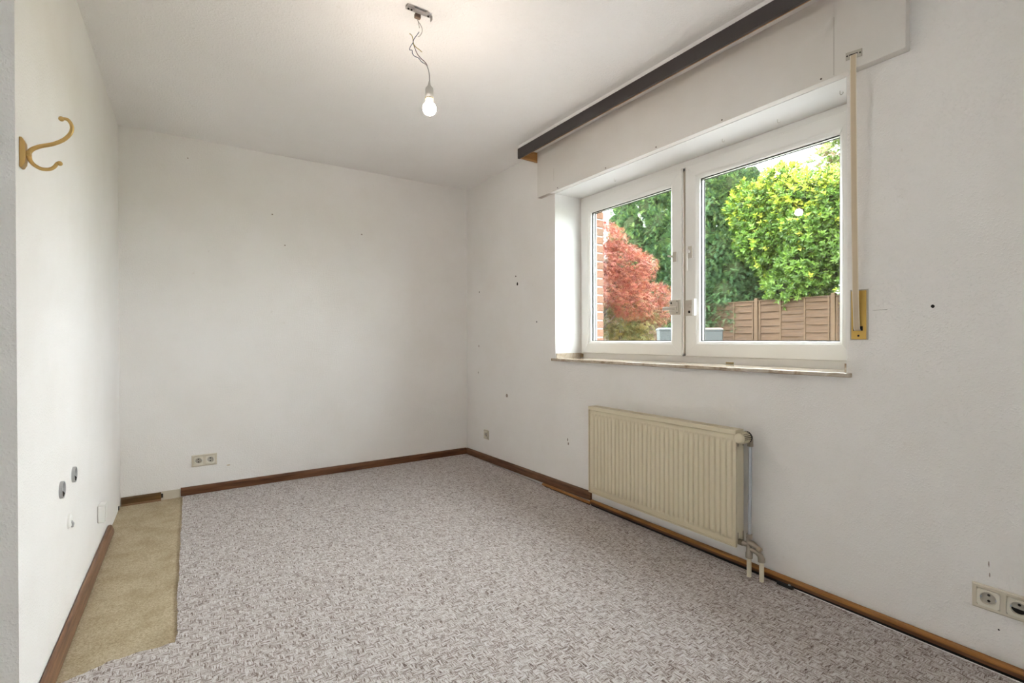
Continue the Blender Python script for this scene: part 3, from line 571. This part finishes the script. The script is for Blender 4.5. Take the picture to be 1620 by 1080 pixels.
# blank surface box and open round boxes on the left wall
bb2 = empty('blank_box'); tag(bb2, 'square white surface box low on the left wall near the corner', 'junction box')
MB().box(XL+0.0002, XL+0.028, 3.135, 3.215, 0.185, 0.270).build('body', WPLAST, bb2, bevel=0.004); MB().box(XL+0.0282, XL+0.031, 3.140, 3.210, 0.190, 0.265).build('cover', WPLAST, bb2, bevel=0.001); recentre(bb2)
def round_box(y, z, label, r=0.030, depth=0.010):
    t = empty('socket_back_box'); tag(t, label, 'wall box', 'open round boxes on the left wall'); n = 28
    prof = [(r, 0.0003), (r, depth), (r*0.90, depth), (r*0.86, 0.0025)]
    vs = [(XL+d, y+q*math.cos(2*math.pi*k/n), z+q*math.sin(2*math.pi*k/n)) for q, d in prof for k in range(n)]
    fs = [(i*n+k, i*n+(k+1) % n, (i+1)*n+(k+1) % n, (i+1)*n+k) for i in range(3) for k in range(n)]+[tuple(3*n+k for k in range(n))]
    MB().add(vs, fs).build('rim', GREYP, t)
    MB().tube([(XL+0.003, y-0.010, z-0.012), (XL+0.008, y-0.004, z-0.016), (XL+0.006, y+0.006, z-0.024)], 0.003, 8).build('wire_end', HOLE, t, smooth=True)
    MB().tube([(XL+0.003, y+0.006, z-0.006), (XL+0.009, y+0.004, z-0.014), (XL+0.006, y+0.002, z-0.024)], 0.0028, 8).build('wire_end', HOLE, t, smooth=True)
    return recentre(t)
round_box(2.315, 0.563, 'open grey round wall box on the left wall, nearer and lower of the two')
round_box(2.535, 0.567, 'open grey round wall box on the left wall, farther and higher of the two')
pp = empty('filler_plug'); tag(pp, 'small rough white filler plug on the left wall below the round boxes', 'filler plug')
MB().lathe((XL+0.0003, 2.445, 0.412), (1, 0, 0), [(0, 0.027), (0.006, 0.026), (0.010, 0.018), (0.010, 0.010)], 18).build('plug', WPLAST, pp); MB().tube([(XL+0.010, 2.44, 0.412), (XL+0.014, 2.444, 0.402), (XL+0.011, 2.45, 0.388)], 0.004, 8).build('crumb', GREYP, pp); recentre(pp)

# ------------------------------------------------------------------ brass coat hook on the left wall
hk = empty('coat_hook'); tag(hk, 'brass double coat hook on the left wall', 'coat hook')
HY = 1.850
MB().prism([(XL+0.0003, 1.563), (XL+0.006, 1.563), (XL+0.0115, 1.575), (XL+0.013, 1.604), (XL+0.0115, 1.633), (XL+0.006, 1.645), (XL+0.0003, 1.645)], 1, HY-0.014, HY+0.014).build('back_plate', BRASS, hk, bevel=0.0015)
MB().lathe((XL+0.012, HY, 1.604), (1, 0, 0), [(0, 0.009), (0.003, 0.010), (0.010, 0.008)], 14).build('boss', BRASS, hk, smooth=True)
def smooth_path(pts, k=8):
    P = [Vector(q) for q in pts]; out = []
    for i in range(len(P)-1):
        a, b_, c, d = P[max(i-1, 0)], P[i], P[i+1], P[min(i+2, len(P)-1)]
        for j in range(k):
            t = j/k; out.append(0.5*((2*b_)+(c-a)*t+(2*a-5*b_+4*c-d)*t*t+(3*b_-a-3*c+d)*t**3))
    return out+[P[-1]]
up = smooth_path([(-0.363, HY, 1.592), (-0.364, HY, 1.606), (-0.357, HY, 1.619), (-0.340, HY, 1.631), (-0.316, HY, 1.642), (-0.292, HY, 1.660), (-0.277, HY, 1.683), (-0.275, HY, 1.703), (-0.283, HY, 1.718), (-0.294, HY, 1.719)])
dn_ = smooth_path([(-0.364, HY, 1.604), (-0.363, HY, 1.592), (-0.355, HY, 1.578), (-0.340, HY, 1.569), (-0.324, HY, 1.570), (-0.313, HY, 1.578), (-0.306, HY, 1.590), (-0.302, HY, 1.592)])
MB().tube(up, [0.0060-0.0018*i/len(up) for i in range(len(up))], 10).build('upper_prong', BRASS, hk, smooth=True)
MB().tube(dn_, [0.0055-0.0015*i/len(dn_) for i in range(len(dn_))], 10).build('lower_prong', BRASS, hk, smooth=True)
def ball(mb, c, r_): 
    pr = [(r_*(1-math.cos(t)), max(1e-4, r_*math.sin(t))) for t in np.linspace(0.02, math.pi-0.02, 9)]; return mb.lathe((c[0], c[1], c[2]-r_), (0, 0, 1), pr, 12)
ball(MB(), (-0.297, HY, 1.7175), 0.0068).build('knob', BRASS, hk, smooth=True); ball(MB(), (-0.301, HY, 1.591), 0.0066).build('knob', BRASS, hk, smooth=True)
recentre(hk)

# ------------------------------------------------------------------ bare bulb
bl = empty('pendant_bulb'); tag(bl, 'bare lit bulb in a lamp holder hanging on loose wires from the ceiling', 'lamp')
BR = MB().box(0.770, 0.884, 1.944, 1.962, 2.488, 2.4905).box(0.881, 0.884, 1.944, 1.962, 2.473, 2.488).box(0.770, 0.800, 1.940, 1.966, 2.4905, 2.4995).box(0.855, 0.870, 1.944, 1.962, 2.4905, 2.4995)
br = BR.build('ceiling_bracket', mat('bracket_metal', (0.46, 0.44, 0.42), 0.4, 0.6), bl)
MB().box(0.800, 0.858, 1.938, 1.9435, 2.480, 2.490).build('bracket_arm', MATS['bracket_metal'], br)
for x in (0.778, 0.792, 0.868): MB().lathe((x, 1.953, 2.488), (0, 0, -1), [(0, 0.0045), (0.003, 0.004)], 10).build('screw', HOLE, br)
MB().box(0.815, 0.840, 1.966, 1.982, 2.475, 2.492).build('terminal_block', mat('terminal_brown', (0.25, 0.17, 0.12), 0.6), br, bevel=0.002)
def wire(pts, m, r_=0.0014, name='wire'): return MB().tube(smooth_path(pts, 6), r_, 7).build(name, m, bl, smooth=True)
wire([(0.826, 1.976, 2.478), (0.836, 1.984, 2.470), (0.846, 1.984, 2.458), (0.852, 1.981, 2.440), (0.850, 1.983, 2.425), (0.843, 1.987, 2.412), (0.836, 1.991, 2.408)], GREYW, 0.0016)
wire([(0.822, 1.975, 2.478), (0.834, 1.985, 2.473), (0.839, 1.987, 2.458), (0.842, 1.988, 2.446)], GREYW)
wire([(0.841, 1.989, 2.430), (0.834, 1.993, 2.418), (0.822, 2.000, 2.398), (0.817, 2.003, 2.380), (0.809, 2.009, 2.366), (0.806, 2.011, 2.352), (0.815, 2.006, 2.350), (0.816, 2.004, 2.336), (0.823, 1.999, 2.324), (0.838, 1.989, 2.315), (0.848, 1.982, 2.300), (0.858, 1.976, 2.292)], BLUEW, 0.0017)
wire([(0.806, 2.011, 2.422), (0.814, 2.006, 2.414), (0.818, 2.003, 2.398), (0.821, 2.001, 2.376), (0.830, 1.995, 2.362), (0.843, 1.986, 2.350), (0.850, 1.982, 2.342)], YELW, 0.0017)
wire([(0.818, 2.003, 2.395), (0.820, 2.002, 2.378), (0.826, 1.998, 2.355), (0.834, 1.992, 2.333), (0.846, 1.984, 2.315), (0.858, 1.976, 2.302), (0.866, 1.970, 2.290), (0.869, 1.968, 2.282)], BROWNW, 0.0017)
wire([(0.858, 1.976, 2.293), (0.868, 1.969, 2.282), (0.875, 1.964, 2.255), (0.877, 1.963, 2.230), (0.878, 1.962, 2.200)], mat('grey_cord', (0.36, 0.35, 0.34), 0.6), 0.0022, 'cord')
BC = Vector((0.8765, 1.963, 0))
MB().lathe((BC.x, BC.y, 2.213), (0, 0, -1), [(0, 0.0035), (0.014, 0.006), (0.022, 0.0095), (0.028, 0.0155), (0.034, 0.0172), (0.072, 0.0180), (0.073, 0.0165)], 24).build('lamp_holder', PORC, bl, smooth=True)
MB().lathe((BC.x, BC.y, 2.1395), (0, 0, -1), [(0, 0.0165), (0.0015, 0.0185), (0.0045, 0.0185), (0.006, 0.0165)], 24).build('brass_ring', BRASS, bl, smooth=True)
MB().lathe((BC.x, BC.y, 2.1335), (0, 0, -1), [(0, 0.0160), (0.008, 0.0165), (0.0160, 0.0187)], 24).build('bulb_neck', WPLAST, bl, smooth=True)
pr = [(0.0285*math.cos(0.72)-0.0285*math.cos(t), 0.0285*math.sin(t)) for t in np.linspace(0.72, math.pi-0.03, 13)]
MB().lathe((BC.x, BC.y, 2.1174), (0, 0, -1), pr, 24).build('bulb_glass', BULBM, bl, smooth=True)
recentre(bl)

# ------------------------------------------------------------------ nail holes, scars and pencil marks on the walls
def mark_r(y, z, hy, hz, name, m): MB().prism([(y+hy*math.cos(a)*random.uniform(0.75, 1.1), z+hz*math.sin(a)*random.uniform(0.75, 1.1)) for a in np.linspace(0, 2*math.pi, 9)[:-1]], 0, XR-0.0006, XR+0.001).build(name, m, wall_right)
SCAR = mat('plaster_scar', (0.36, 0.30, 0.26), 0.9); PENC = mat('pencil_line', (0.33, 0.31, 0.29), 0.9)
for y, z, a, c in ((3.248, 1.599, 0.007, 0.007), (3.225, 1.536, 0.010, 0.016), (3.838, 1.520, 0.007, 0.008), (2.967, 1.223, 0.006, 0.007), (0.610, 1.205, 0.006, 0.0065), (0.440, 0.140, 0.003, 0.003)): mark_r(y, z, a, c, 'nail_hole', HOLE)
for y, z, a, c in ((3.384, 0.625, 0.016, 0.020), (2.608, 0.390, 0.006, 0.012), (2.600, 0.365, 0.008, 0.010), (3.850, 1.030, 0.008, 0.012), (3.86, 0.79, 0.006, 0.010), (0.464, 0.345, 0.0016, 0.011), (0.462, 0.310, 0.0018, 0.008)): mark_r(y, z, a, c, 'scar', SCAR)
MB().box(XR-0.0004, XR+0.001, 0.745, 0.792, 1.1995, 1.2008).build('pencil_line', PENC, wall_right)
def mark_b(x, z, hx, hz, name, m): MB().prism([(x+hx*math.cos(a), z+hz*math.sin(a)) for a in np.linspace(0, 2*math.pi, 9)[:-1]], 1, YB-0.0006, YB+0.001).build(name, m, wall_back)
for px, pz, a, m_ in ((0.531, 2.043, 0.006, SCAR), (1.206, 1.97, 0.006, SCAR), (0.618, 1.818, 0.005, SCAR), (0.0, 2.36, 0.004, SCAR)): mark_b(px, pz, a, a, 'nail_hole', m_)
mark_b(0.235, 0.185, 0.012, 0.004, 'scar', mat('brown_smear', (0.55, 0.42, 0.30), 0.9))

# ------------------------------------------------------------------ garden
GZ = 0.36
struct(MB().box(BX1, 60, -40, 60, GZ-0.4, GZ).build('ground', GRASS), 'lawn outside the window')
PAVE = mat('pale_terrace_slabs', (0.36, 0.36, 0.36), 0.9)
struct(MB().box(BX1, 6.0, -8, 12, GZ-0.02, GZ+0.03).build('terrace', PAVE), 'pale terrace paving outside the window')
FX = 12.8
fe = empty('garden_fence'); tag(fe, 'brown woven timber fence panels at the end of the garden', 'fence')
def slat_mesh(L, ph):
    mb = MB(); n = 12; vs = []
    for i in range(n+1):
        t = i/n; off = 0.011*math.sin(t*3*math.pi+ph)
        vs += [(off-0.012, t*L, -0.048), (off-0.003, t*L, -0.051), (off+0.009, t*L, 0.051), (off+0.001, t*L, 0.046)]
    fs = [(4*i+k, 4*i+(k+1) % 4, 4*i+4+(k+1) % 4, 4*i+4+k) for i in range(n) for k in range(4)]+[(0, 1, 2, 3), (4*n+3, 4*n+2, 4*n+1, 4*n)]
    return mb.add(vs, fs)
posts = [3.535, 5.407, 7.296, 9.21, 11.127, 13.03, 14.93]
base = [slat_mesh(1.80, 0).build('slat', FENCE, fe), slat_mesh(1.80, math.pi).build('slat', FENCE, fe)]
used = [False, False]
for i in range(len(posts)-1):
    for j in range(18):
        k = j % 2
        if used[k]: o = base[k].copy(); C.objects.link(o)
        else: o = base[k]; used[k] = True
        o.location = (FX, posts[i]+0.05, GZ+0.08+0.0945*j)
    for t in (0.03, 0.335, 0.665, 0.97): MB().box(FX-0.022, FX-0.006 if t in (0.03, 0.97) else FX+0.006, posts[i]+0.05+t*1.8-0.018, posts[i]+0.05+t*1.8+0.018, GZ+0.03, GZ+1.74).build('batten', FPOST, fe)
    MB().box(FX-0.03, FX+0.03, posts[i]+0.047, posts[i]+1.86, GZ+1.735, GZ+1.765).build('top_rail', FENCE, fe)
for y in posts: MB().box(FX-0.045, FX+0.045, y-0.045, y+0.045, GZ, GZ+1.82).build('post', FPOST, fe, bevel=0.006)
recentre(fe)
def wheelie(name, label, x, y, rz, lidm, h=1.0, wd=0.50):
    t = empty(name); tag(t, label, 'bin', 'wheelie bins'); hw = wd/2; zt = h-0.09
    m = MB(); b0, b1 = hw*0.76, hw*0.95
    m.add([(-b0, -b0, 0.03), (b0, -b0, 0.03), (b0, b0, 0.03), (-b0, b0, 0.03), (-b1, -b1, zt), (b1, -b1, zt), (b1, b1, zt), (-b1, b1, zt)], [(0, 3, 2, 1), (4, 5, 6, 7), (0, 1, 5, 4), (1, 2, 6, 5), (2, 3, 7, 6), (3, 0, 4, 7)]).build('body', BINM, t, bevel=0.02)
    MB().box(-hw, hw, -hw, hw, zt+0.001, zt+0.035).build('rim', BINM, t, bevel=0.006)
    m = MB(); q = hw*1.02
    m.add([(-q, -q, zt+0.036), (q, -q, zt+0.036), (q, q, zt+0.036), (-q, q, zt+0.036), (-q, -q, zt+0.05), (q, -q, zt+0.05), (q, q, zt+0.05), (-q, q, zt+0.05), (-q*0.75, -q*0.72, h-0.005), (q*0.75, -q*0.72, h-0.005), (q*0.75, q*0.8, h), (-q*0.75, q*0.8, h)],
          [(0, 3, 2, 1), (8, 9, 10, 11)]+[(i+4*r_, (i+1) % 4+4*r_, (i+1) % 4+4*r_+4, i+4*r_+4) for r_ in (0, 1) for i in range(4)]).build('lid', lidm, t, bevel=0.008)
    MB().tube([(-hw*0.8, hw+0.03, zt+0.03), (hw*0.8, hw+0.03, zt+0.03)], 0.016, 8).build('handle', BINM, t, smooth=True)
    for s in (-1, 1): MB().lathe((s*hw*0.78, hw*0.86, 0.10), (s, 0, 0), [(0, 0.095), (0.01, 0.1), (0.045, 0.1), (0.05, 0.09)], 18).build('wheel', BLACK, t, smooth=True)
    t.location = (x, y, GZ); t.rotation_euler = (0, 0, rz); return t
wheelie('wheelie_bin', 'grey wheelie bin seen through the right sash, before the fence', 11.8, 7.91, math.radians(-58), mat('reddish_lid', (0.16, 0.105, 0.088), 0.5), 1.03, 0.47)
wheelie('wheelie_bin', 'grey wheelie bin seen through the left sash, partly behind the stile', 11.3, 9.06, math.radians(-40), BINL, 1.05, 0.52)

# --- foliage: numpy leaf clouds
def cloud(name, verts, tris, cols, m, parent):
    me = bpy.data.meshes.new(name); nv, nt_ = len(verts), len(tris)
    me.vertices.add(nv); me.vertices.foreach_set('co', verts.astype(np.float32).ravel())
    me.loops.add(nt_*3); me.loops.foreach_set('vertex_index', tris.astype(np.int32).ravel())
    me.polygons.add(nt_); me.polygons.foreach_set('loop_start', np.arange(0, nt_*3, 3, dtype=np.int32)); me.polygons.foreach_set('loop_total', np.full(nt_, 3, dtype=np.int32))
    me.update(calc_edges=True); a = me.color_attributes.new('leaf_colour', 'FLOAT_COLOR', 'POINT')
    a.data.foreach_set('color', np.concatenate([cols, np.ones((nv, 1))], 1).astype(np.float32).ravel())
    me.materials.append(m); o = bpy.data.objects.new(name, me); C.objects.link(o); o.parent = parent; o['kind'] = 'stuff'; return o
def frames(d, up):
    d = d/np.linalg.norm(d, axis=1, keepdims=True); s = np.cross(d, up); s /= np.linalg.norm(s, axis=1, keepdims=True)+1e-9; n = np.cross(s, d); return d, s, n
def leaves(pos, d, up, L, W, fold, template):
    """template: list of (along, side, normal) unit coords and triangle list"""
    d, s, n = frames(d, up); T = np.array(template[0]); tr = np.array(template[1])
    V = pos[:, None, :]+d[:, None, :]*(T[None, :, 0:1]*L[:, None, None])+s[:, None, :]*(T[None, :, 1:2]*W[:, None, None])+n[:, None, :]*(T[None, :, 2:3]*fold*L[:, None, None])
    k = len(T); N = len(pos); tri = (tr[None]+(np.arange(N)*k)[:, None, None]).reshape(-1, 3); return V.reshape(-1, 3), tri, k
OVAL = ([(0, 0, 0), (0.5, 0.5, 0.12), (0.5, -0.5, 0.12), (1, 0, -0.12), (0.5, 0, 0)], [(0, 4, 1), (0, 2, 4), (1, 4, 3), (2, 3, 4)])
def fan(n, spread, drop=0.0, wd=0.10):
    V = [(0, 0, 0)]; T = []
    for i in range(n):
        a = -spread+2*spread*i/(n-1); l = 1-0.35*abs(a)/spread; c, s = math.cos(a), math.sin(a); k = len(V)
        V += [(0.55*l*c-wd*s, 0.55*l*s+wd*c, drop*0.3), (0.55*l*c+wd*s, 0.55*l*s-wd*c, drop*0.3), (l*c, l*s, drop)]
        T += [(0, k+1, k), (k, k+1, k+2)]
    return V, T
def feather(n):
    V = [(0, 0, 0), (0, 0.04, 0), (1, 0, -0.12)]; T = [(0, 1, 2)]
    for i in range(n):
        t = 0.08+0.8*i/n; l = 0.40*(1-0.55*t)
        for sgn in (1, -1):
            k = len(V); V += [(t, 0, -0.12*t*t), (t+0.085, 0, -0.12*t*t), (t+l*0.75, sgn*l, -0.12*t*t+0.02)]; T += [(k, k+1, k+2)]
    return V, T
def blob_points(blobs, n, shell=0.35, face=None):
    """random points in the outer shell of a union of ellipsoids, with outward directions"""
    P = []; D = []; vol = np.array([b[3]*b[4]+b[4]*b[5]+b[3]*b[5] for b in blobs]); idx = rng.choice(len(blobs), n*3, p=vol/vol.sum()); B = np.array(blobs)[idx]
    d = rng.normal(size=(n*3, 3)); d /= np.linalg.norm(d, axis=1, keepdims=True); rr_ = 1.08-shell*rng.random((n*3, 1))**1.4
    p = B[:, :3]+d*B[:, 3:6]*rr_; nn = d/B[:, 3:6]; nn /= np.linalg.norm(nn, axis=1, keepdims=True)
    keep = np.ones(n*3, bool)
    for b in blobs: keep &= (((p-np.array(b[:3]))/np.array(b[3:6]))**2).sum(1) > 0.42
    p, nn = p[keep][:n], nn[keep][:n]; return p, nn
def lumpy(cx_, cy_, z0, z1, rx, ry, n, lump, seed):
    r_ = np.random.default_rng(seed); out = []
    for i in range(n):
        t = r_.random(); z = z0+(z1-z0)*t; a = r_.random()*2*math.pi; q = math.sqrt(r_.random())
        out.append((cx_+rx*q*math.cos(a), cy_+ry*q*math.sin(a), z, lump*r_.uniform(0.8, 1.25), lump*r_.uniform(0.8, 1.3), lump*r_.uniform(0.75, 1.15)))
    return out
def trunk(parent, x, y, z0, z1, r_, blobs=None):
    m = MB().tube([(x, y, z0), (x+0.03, y+0.02, (z0+z1)*0.4), (x-0.02, y-0.03, z1)], [r_, r_*0.8, r_*0.4], 9)
    if blobs:
        for b in blobs[::2]: m.tube([(x, y, z0+(b[2]-z0)*0.55), ((x+b[0])/2, (y+b[1])/2, z0+(b[2]-z0)*0.8), b[:3]], [r_*0.3, r_*0.2, r_*0.08], 5)
    return m.build('trunk', BARK, parent, smooth=True)
def pick(cols, n, w_=None):
    cols = np.array(cols); i = rng.choice(len(cols), n, p=w_); return cols[i]*rng.uniform(0.8, 1.2, (n, 1))
def shoots(p, nn, per, L, W, template, fold, cols, newc, newp, shoot_len, up_bias):
    """each point carries a little shoot with leaves set round it"""
    N = len(p); ax = nn+np.array([0, 0, up_bias])+rng.normal(scale=0.35, size=(N, 3)); ax /= np.linalg.norm(ax, axis=1, keepdims=True)
    side = np.cross(ax, np.array([0.3, 0.2, 1.0])); side /= np.linalg.norm(side, axis=1, keepdims=True); s2 = np.cross(ax, side)
    isnew = rng.random(N) < newp(p); shootcol = np.where(isnew[:, None], pick(newc, N), pick(cols, N))
    V = []; T = []; CC = []; off = 0
    for k in range(per):
        a = k*2.4+rng.random(N)*0.6; t = (k+0.5)/per
        out_ = side*np.cos(a)[:, None]+s2*np.sin(a)[:, None]; d = out_*(1.0-0.45*t)+ax*(0.35+0.9*t)
        pos = p+ax*(t*shoot_len)[:, None] if not np.isscalar(shoot_len) else p+ax*(t*shoot_len)
        v, tr, kk = leaves(pos, d, ax, L*rng.uniform(0.75, 1.15, N), W*rng.uniform(0.8, 1.15, N), fold, template)
        V.append(v); T.append(tr+off); off += len(v); CC.append(np.repeat(shootcol*rng.uniform(0.85, 1.15, (N, 1)), kk, 0))
    return np.concatenate(V), np.concatenate(T), np.concatenate(CC)
def facing(p, nn, lim=-0.25):
    """leave out the sides turned away from the garden"""
    v = np.array([0, 0, 1.1])-p; v[:, 2] *= 0.3; v /= np.linalg.norm(v, axis=1, keepdims=True); k = (v*nn).sum(1) > lim; return p[k], nn[k]
# conifers behind the fence
GREEN = [(0.060, 0.125, 0.055), (0.075, 0.150, 0.060), (0.050, 0.105, 0.055), (0.095, 0.175, 0.060)]; GREENN = [(0.16, 0.25, 0.07), (0.20, 0.29, 0.08)]
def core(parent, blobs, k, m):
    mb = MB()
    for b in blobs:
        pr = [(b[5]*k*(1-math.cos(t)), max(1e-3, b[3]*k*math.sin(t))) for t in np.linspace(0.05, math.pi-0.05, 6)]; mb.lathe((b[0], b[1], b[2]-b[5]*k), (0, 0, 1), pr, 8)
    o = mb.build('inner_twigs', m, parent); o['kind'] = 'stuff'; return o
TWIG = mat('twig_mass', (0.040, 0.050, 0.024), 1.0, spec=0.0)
def conifer(label, x, y, z1, ry, seed, n=5200):
    t = empty('conifer_tree'); tag(t, label, 'tree', 'trees behind the fence'); bl_ = []
    r_ = np.random.default_rng(seed); k = 0
    for z in np.arange(1.35, z1-0.4, 0.42):
        f = 1.0-0.30*max(0, (z-2.5)/(z1-2.5))**2
        for a in np.linspace(0, 2*math.pi, 9)[:-1]+r_.random(): bl_.append((x+ry*0.55*f*math.cos(a), y+ry*f*0.85*math.sin(a), z+r_.uniform(-0.15, 0.15), 0.55*f*r_.uniform(0.8, 1.2), 0.60*f*r_.uniform(0.8, 1.2), 0.42*r_.uniform(0.8, 1.3)))
    bl_.append((x, y, z1-0.55, 0.5, 0.6, 0.6))
    p, nn = blob_points(bl_, n*6, 0.38); p, nn = facing(p, nn); N = len(p)
    d = nn*1.0+rng.normal(scale=0.45, size=(N, 3))+np.array([0, 0, -0.12]); up_ = np.tile(np.array([0, 0, 1.0]), (N, 1))+nn*0.4
    v, tr, kk = leaves(p, d, up_, rng.uniform(0.15, 0.26, N), rng.uniform(0.12, 0.20, N), 1.0, feather(5))
    tip = rng.random(N) < np.clip((p[:, 2]-2.5)/9, 0.04, 0.5); c = np.where(tip[:, None], pick(GREENN, N), pick(GREEN, N))
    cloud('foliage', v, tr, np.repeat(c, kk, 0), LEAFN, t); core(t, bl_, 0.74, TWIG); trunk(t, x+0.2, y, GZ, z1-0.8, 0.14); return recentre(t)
conifer('dense dark green conifer behind the fence, seen through the left sash', 14.1, 12.0, 6.9, 1.9, 3, 7500)
conifer('dense dark green conifer behind the fence, seen through the right sash beside the meeting stile', 13.9, 9.2, 6.5, 1.6, 4, 8500)
# cherry laurels
LG = [(0.100, 0.185, 0.028), (0.130, 0.230, 0.034), (0.078, 0.150, 0.027), (0.160, 0.262, 0.042)]; LN = [(0.40, 0.46, 0.05), (0.34, 0.43, 0.05), (0.48, 0.50, 0.07)]
def laurel(label, x, y, z0, z1, rx, ry, seed, n, nb=46):
    t = empty('laurel_bush'); tag(t, label, 'shrub', 'laurels behind the fence')
    bl_ = lumpy(x, y, z0, z1-0.3, rx, ry, nb, 0.46, seed); p, nn = blob_points(bl_, n, 0.5); p, nn = facing(p, nn, -0.2)
    v, tr, c = shoots(p, nn, 7, 0.118, 0.055, OVAL, 1.0, LG, LN, lambda q: np.clip((q[:, 2]-2.6)/(z1-2.6), 0, 1)**2.3*0.62+0.03, 0.11, 0.55)
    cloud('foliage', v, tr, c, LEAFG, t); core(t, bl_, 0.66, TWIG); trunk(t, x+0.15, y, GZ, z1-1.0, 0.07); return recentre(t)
laurel('bright green laurel bush overhanging the fence, at the right edge of the window', 13.45, 6.1, 2.30, 5.15, 0.55, 1.05, 21, 9500, 60)
laurel('tall yellow-green laurel behind the conifer, left of the bright laurel bush', 13.5, 7.40, 3.4, 5.65, 0.45, 0.65, 22, 6500, 36)
laurel('laurel bush at the right end of the hedge, mostly cut off by the window frame', 13.45, 4.65, 2.15, 5.2, 0.55, 0.9, 23, 2600, 34)
# far broadleaf tree above the laurels
t = empty('broadleaf_tree'); tag(t, 'distant pale green tree rising above the laurels at the top right', 'tree')
bl_ = lumpy(20.5, 7.9, 6.6, 8.6, 0.8, 1.0, 26, 0.55, 31); p, nn = blob_points(bl_, 1900, 0.6); p, nn = facing(p, nn, -0.4)
v, tr, c = shoots(p, nn, 6, 0.17, 0.10, OVAL, 1.0, [(0.17, 0.25, 0.07), (0.22, 0.28, 0.09), (0.26, 0.19, 0.11)], [(0.30, 0.36, 0.10)], lambda q: np.full(len(q), 0.25), 0.14, 0.1)
cloud('foliage', v, tr, c, LEAFG, t); trunk(t, 20.5, 7.7, GZ, 7.6, 0.16, bl_); recentre(t)
# red maple: a layered dome
t = empty('red_maple'); tag(t, 'red-leaved maple dome outside the left sash beside the brick jamb', 'tree')
mx_, my_ = 6.35, 6.75; bl_ = []
r_ = np.random.default_rng(9)
for i in range(60):
    a = r_.random()*2*math.pi; q = math.sqrt(r_.random())*1.0; top = 3.05-1.15*q**2.2; z = r_.uniform(1.55+0.0*q, max(1.7, top)) if q > 0.75 else r_.uniform(top-0.8, top)
    bl_.append((mx_+1.12*q*math.cos(a), my_+1.12*q*math.sin(a), z, 0.33*r_.uniform(0.8, 1.2), 0.33*r_.uniform(0.8, 1.2), 0.26*r_.uniform(0.8, 1.2)))
for dz, dy in ((3.2, 0.15), (3.05, -0.1), (2.95, 0.3)): bl_.append((mx_+0.1, my_+dy, dz, 0.28, 0.28, 0.26))
p, nn = blob_points(bl_, 25000, 0.65); N = len(p)
d = nn+rng.normal(scale=0.5, size=(N, 3))+np.array([0, 0, -0.35]); up_ = nn*0.6+np.array([0, 0, 1.0])+rng.normal(scale=0.3, size=(N, 3))
L = rng.uniform(0.045, 0.078, N); v, tr, kk = leaves(p, d, up_, L, L, 1.0, fan(5, 1.8, -0.25, 0.075))
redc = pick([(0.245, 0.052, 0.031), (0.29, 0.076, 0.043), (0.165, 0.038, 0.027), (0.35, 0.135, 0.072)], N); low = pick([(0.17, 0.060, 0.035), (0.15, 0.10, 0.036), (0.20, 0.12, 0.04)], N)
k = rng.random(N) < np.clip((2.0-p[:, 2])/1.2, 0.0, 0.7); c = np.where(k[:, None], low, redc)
cloud('foliage', v, tr, np.repeat(c, kk, 0), LEAFR, t); trunk(t, mx_, my_, GZ, 2.4, 0.07, bl_[:30]); recentre(t)
# low olive shrub under the maple
t = empty('olive_shrub'); tag(t, 'low olive green shrub growing under the red maple', 'shrub')
bl_ = lumpy(6.75, 6.45, 0.8, 1.55, 0.35, 0.45, 16, 0.28, 41); p, nn = blob_points(bl_, 2200, 0.7); N = len(p)
d = nn+rng.normal(scale=0.5, size=(N, 3)); L = rng.uniform(0.06, 0.10, N); v, tr, kk = leaves(p, d, nn+np.array([0, 0, 1.0]), L, L, 1.0, fan(5, 1.5, -0.2, 0.09))
cloud('foliage', v, tr, np.repeat(pick([(0.17, 0.15, 0.04), (0.22, 0.17, 0.05), (0.13, 0.13, 0.04)], N), kk, 0), LEAFR, t); trunk(t, 6.7, 6.45, GZ, 1.3, 0.04, bl_); recentre(t)
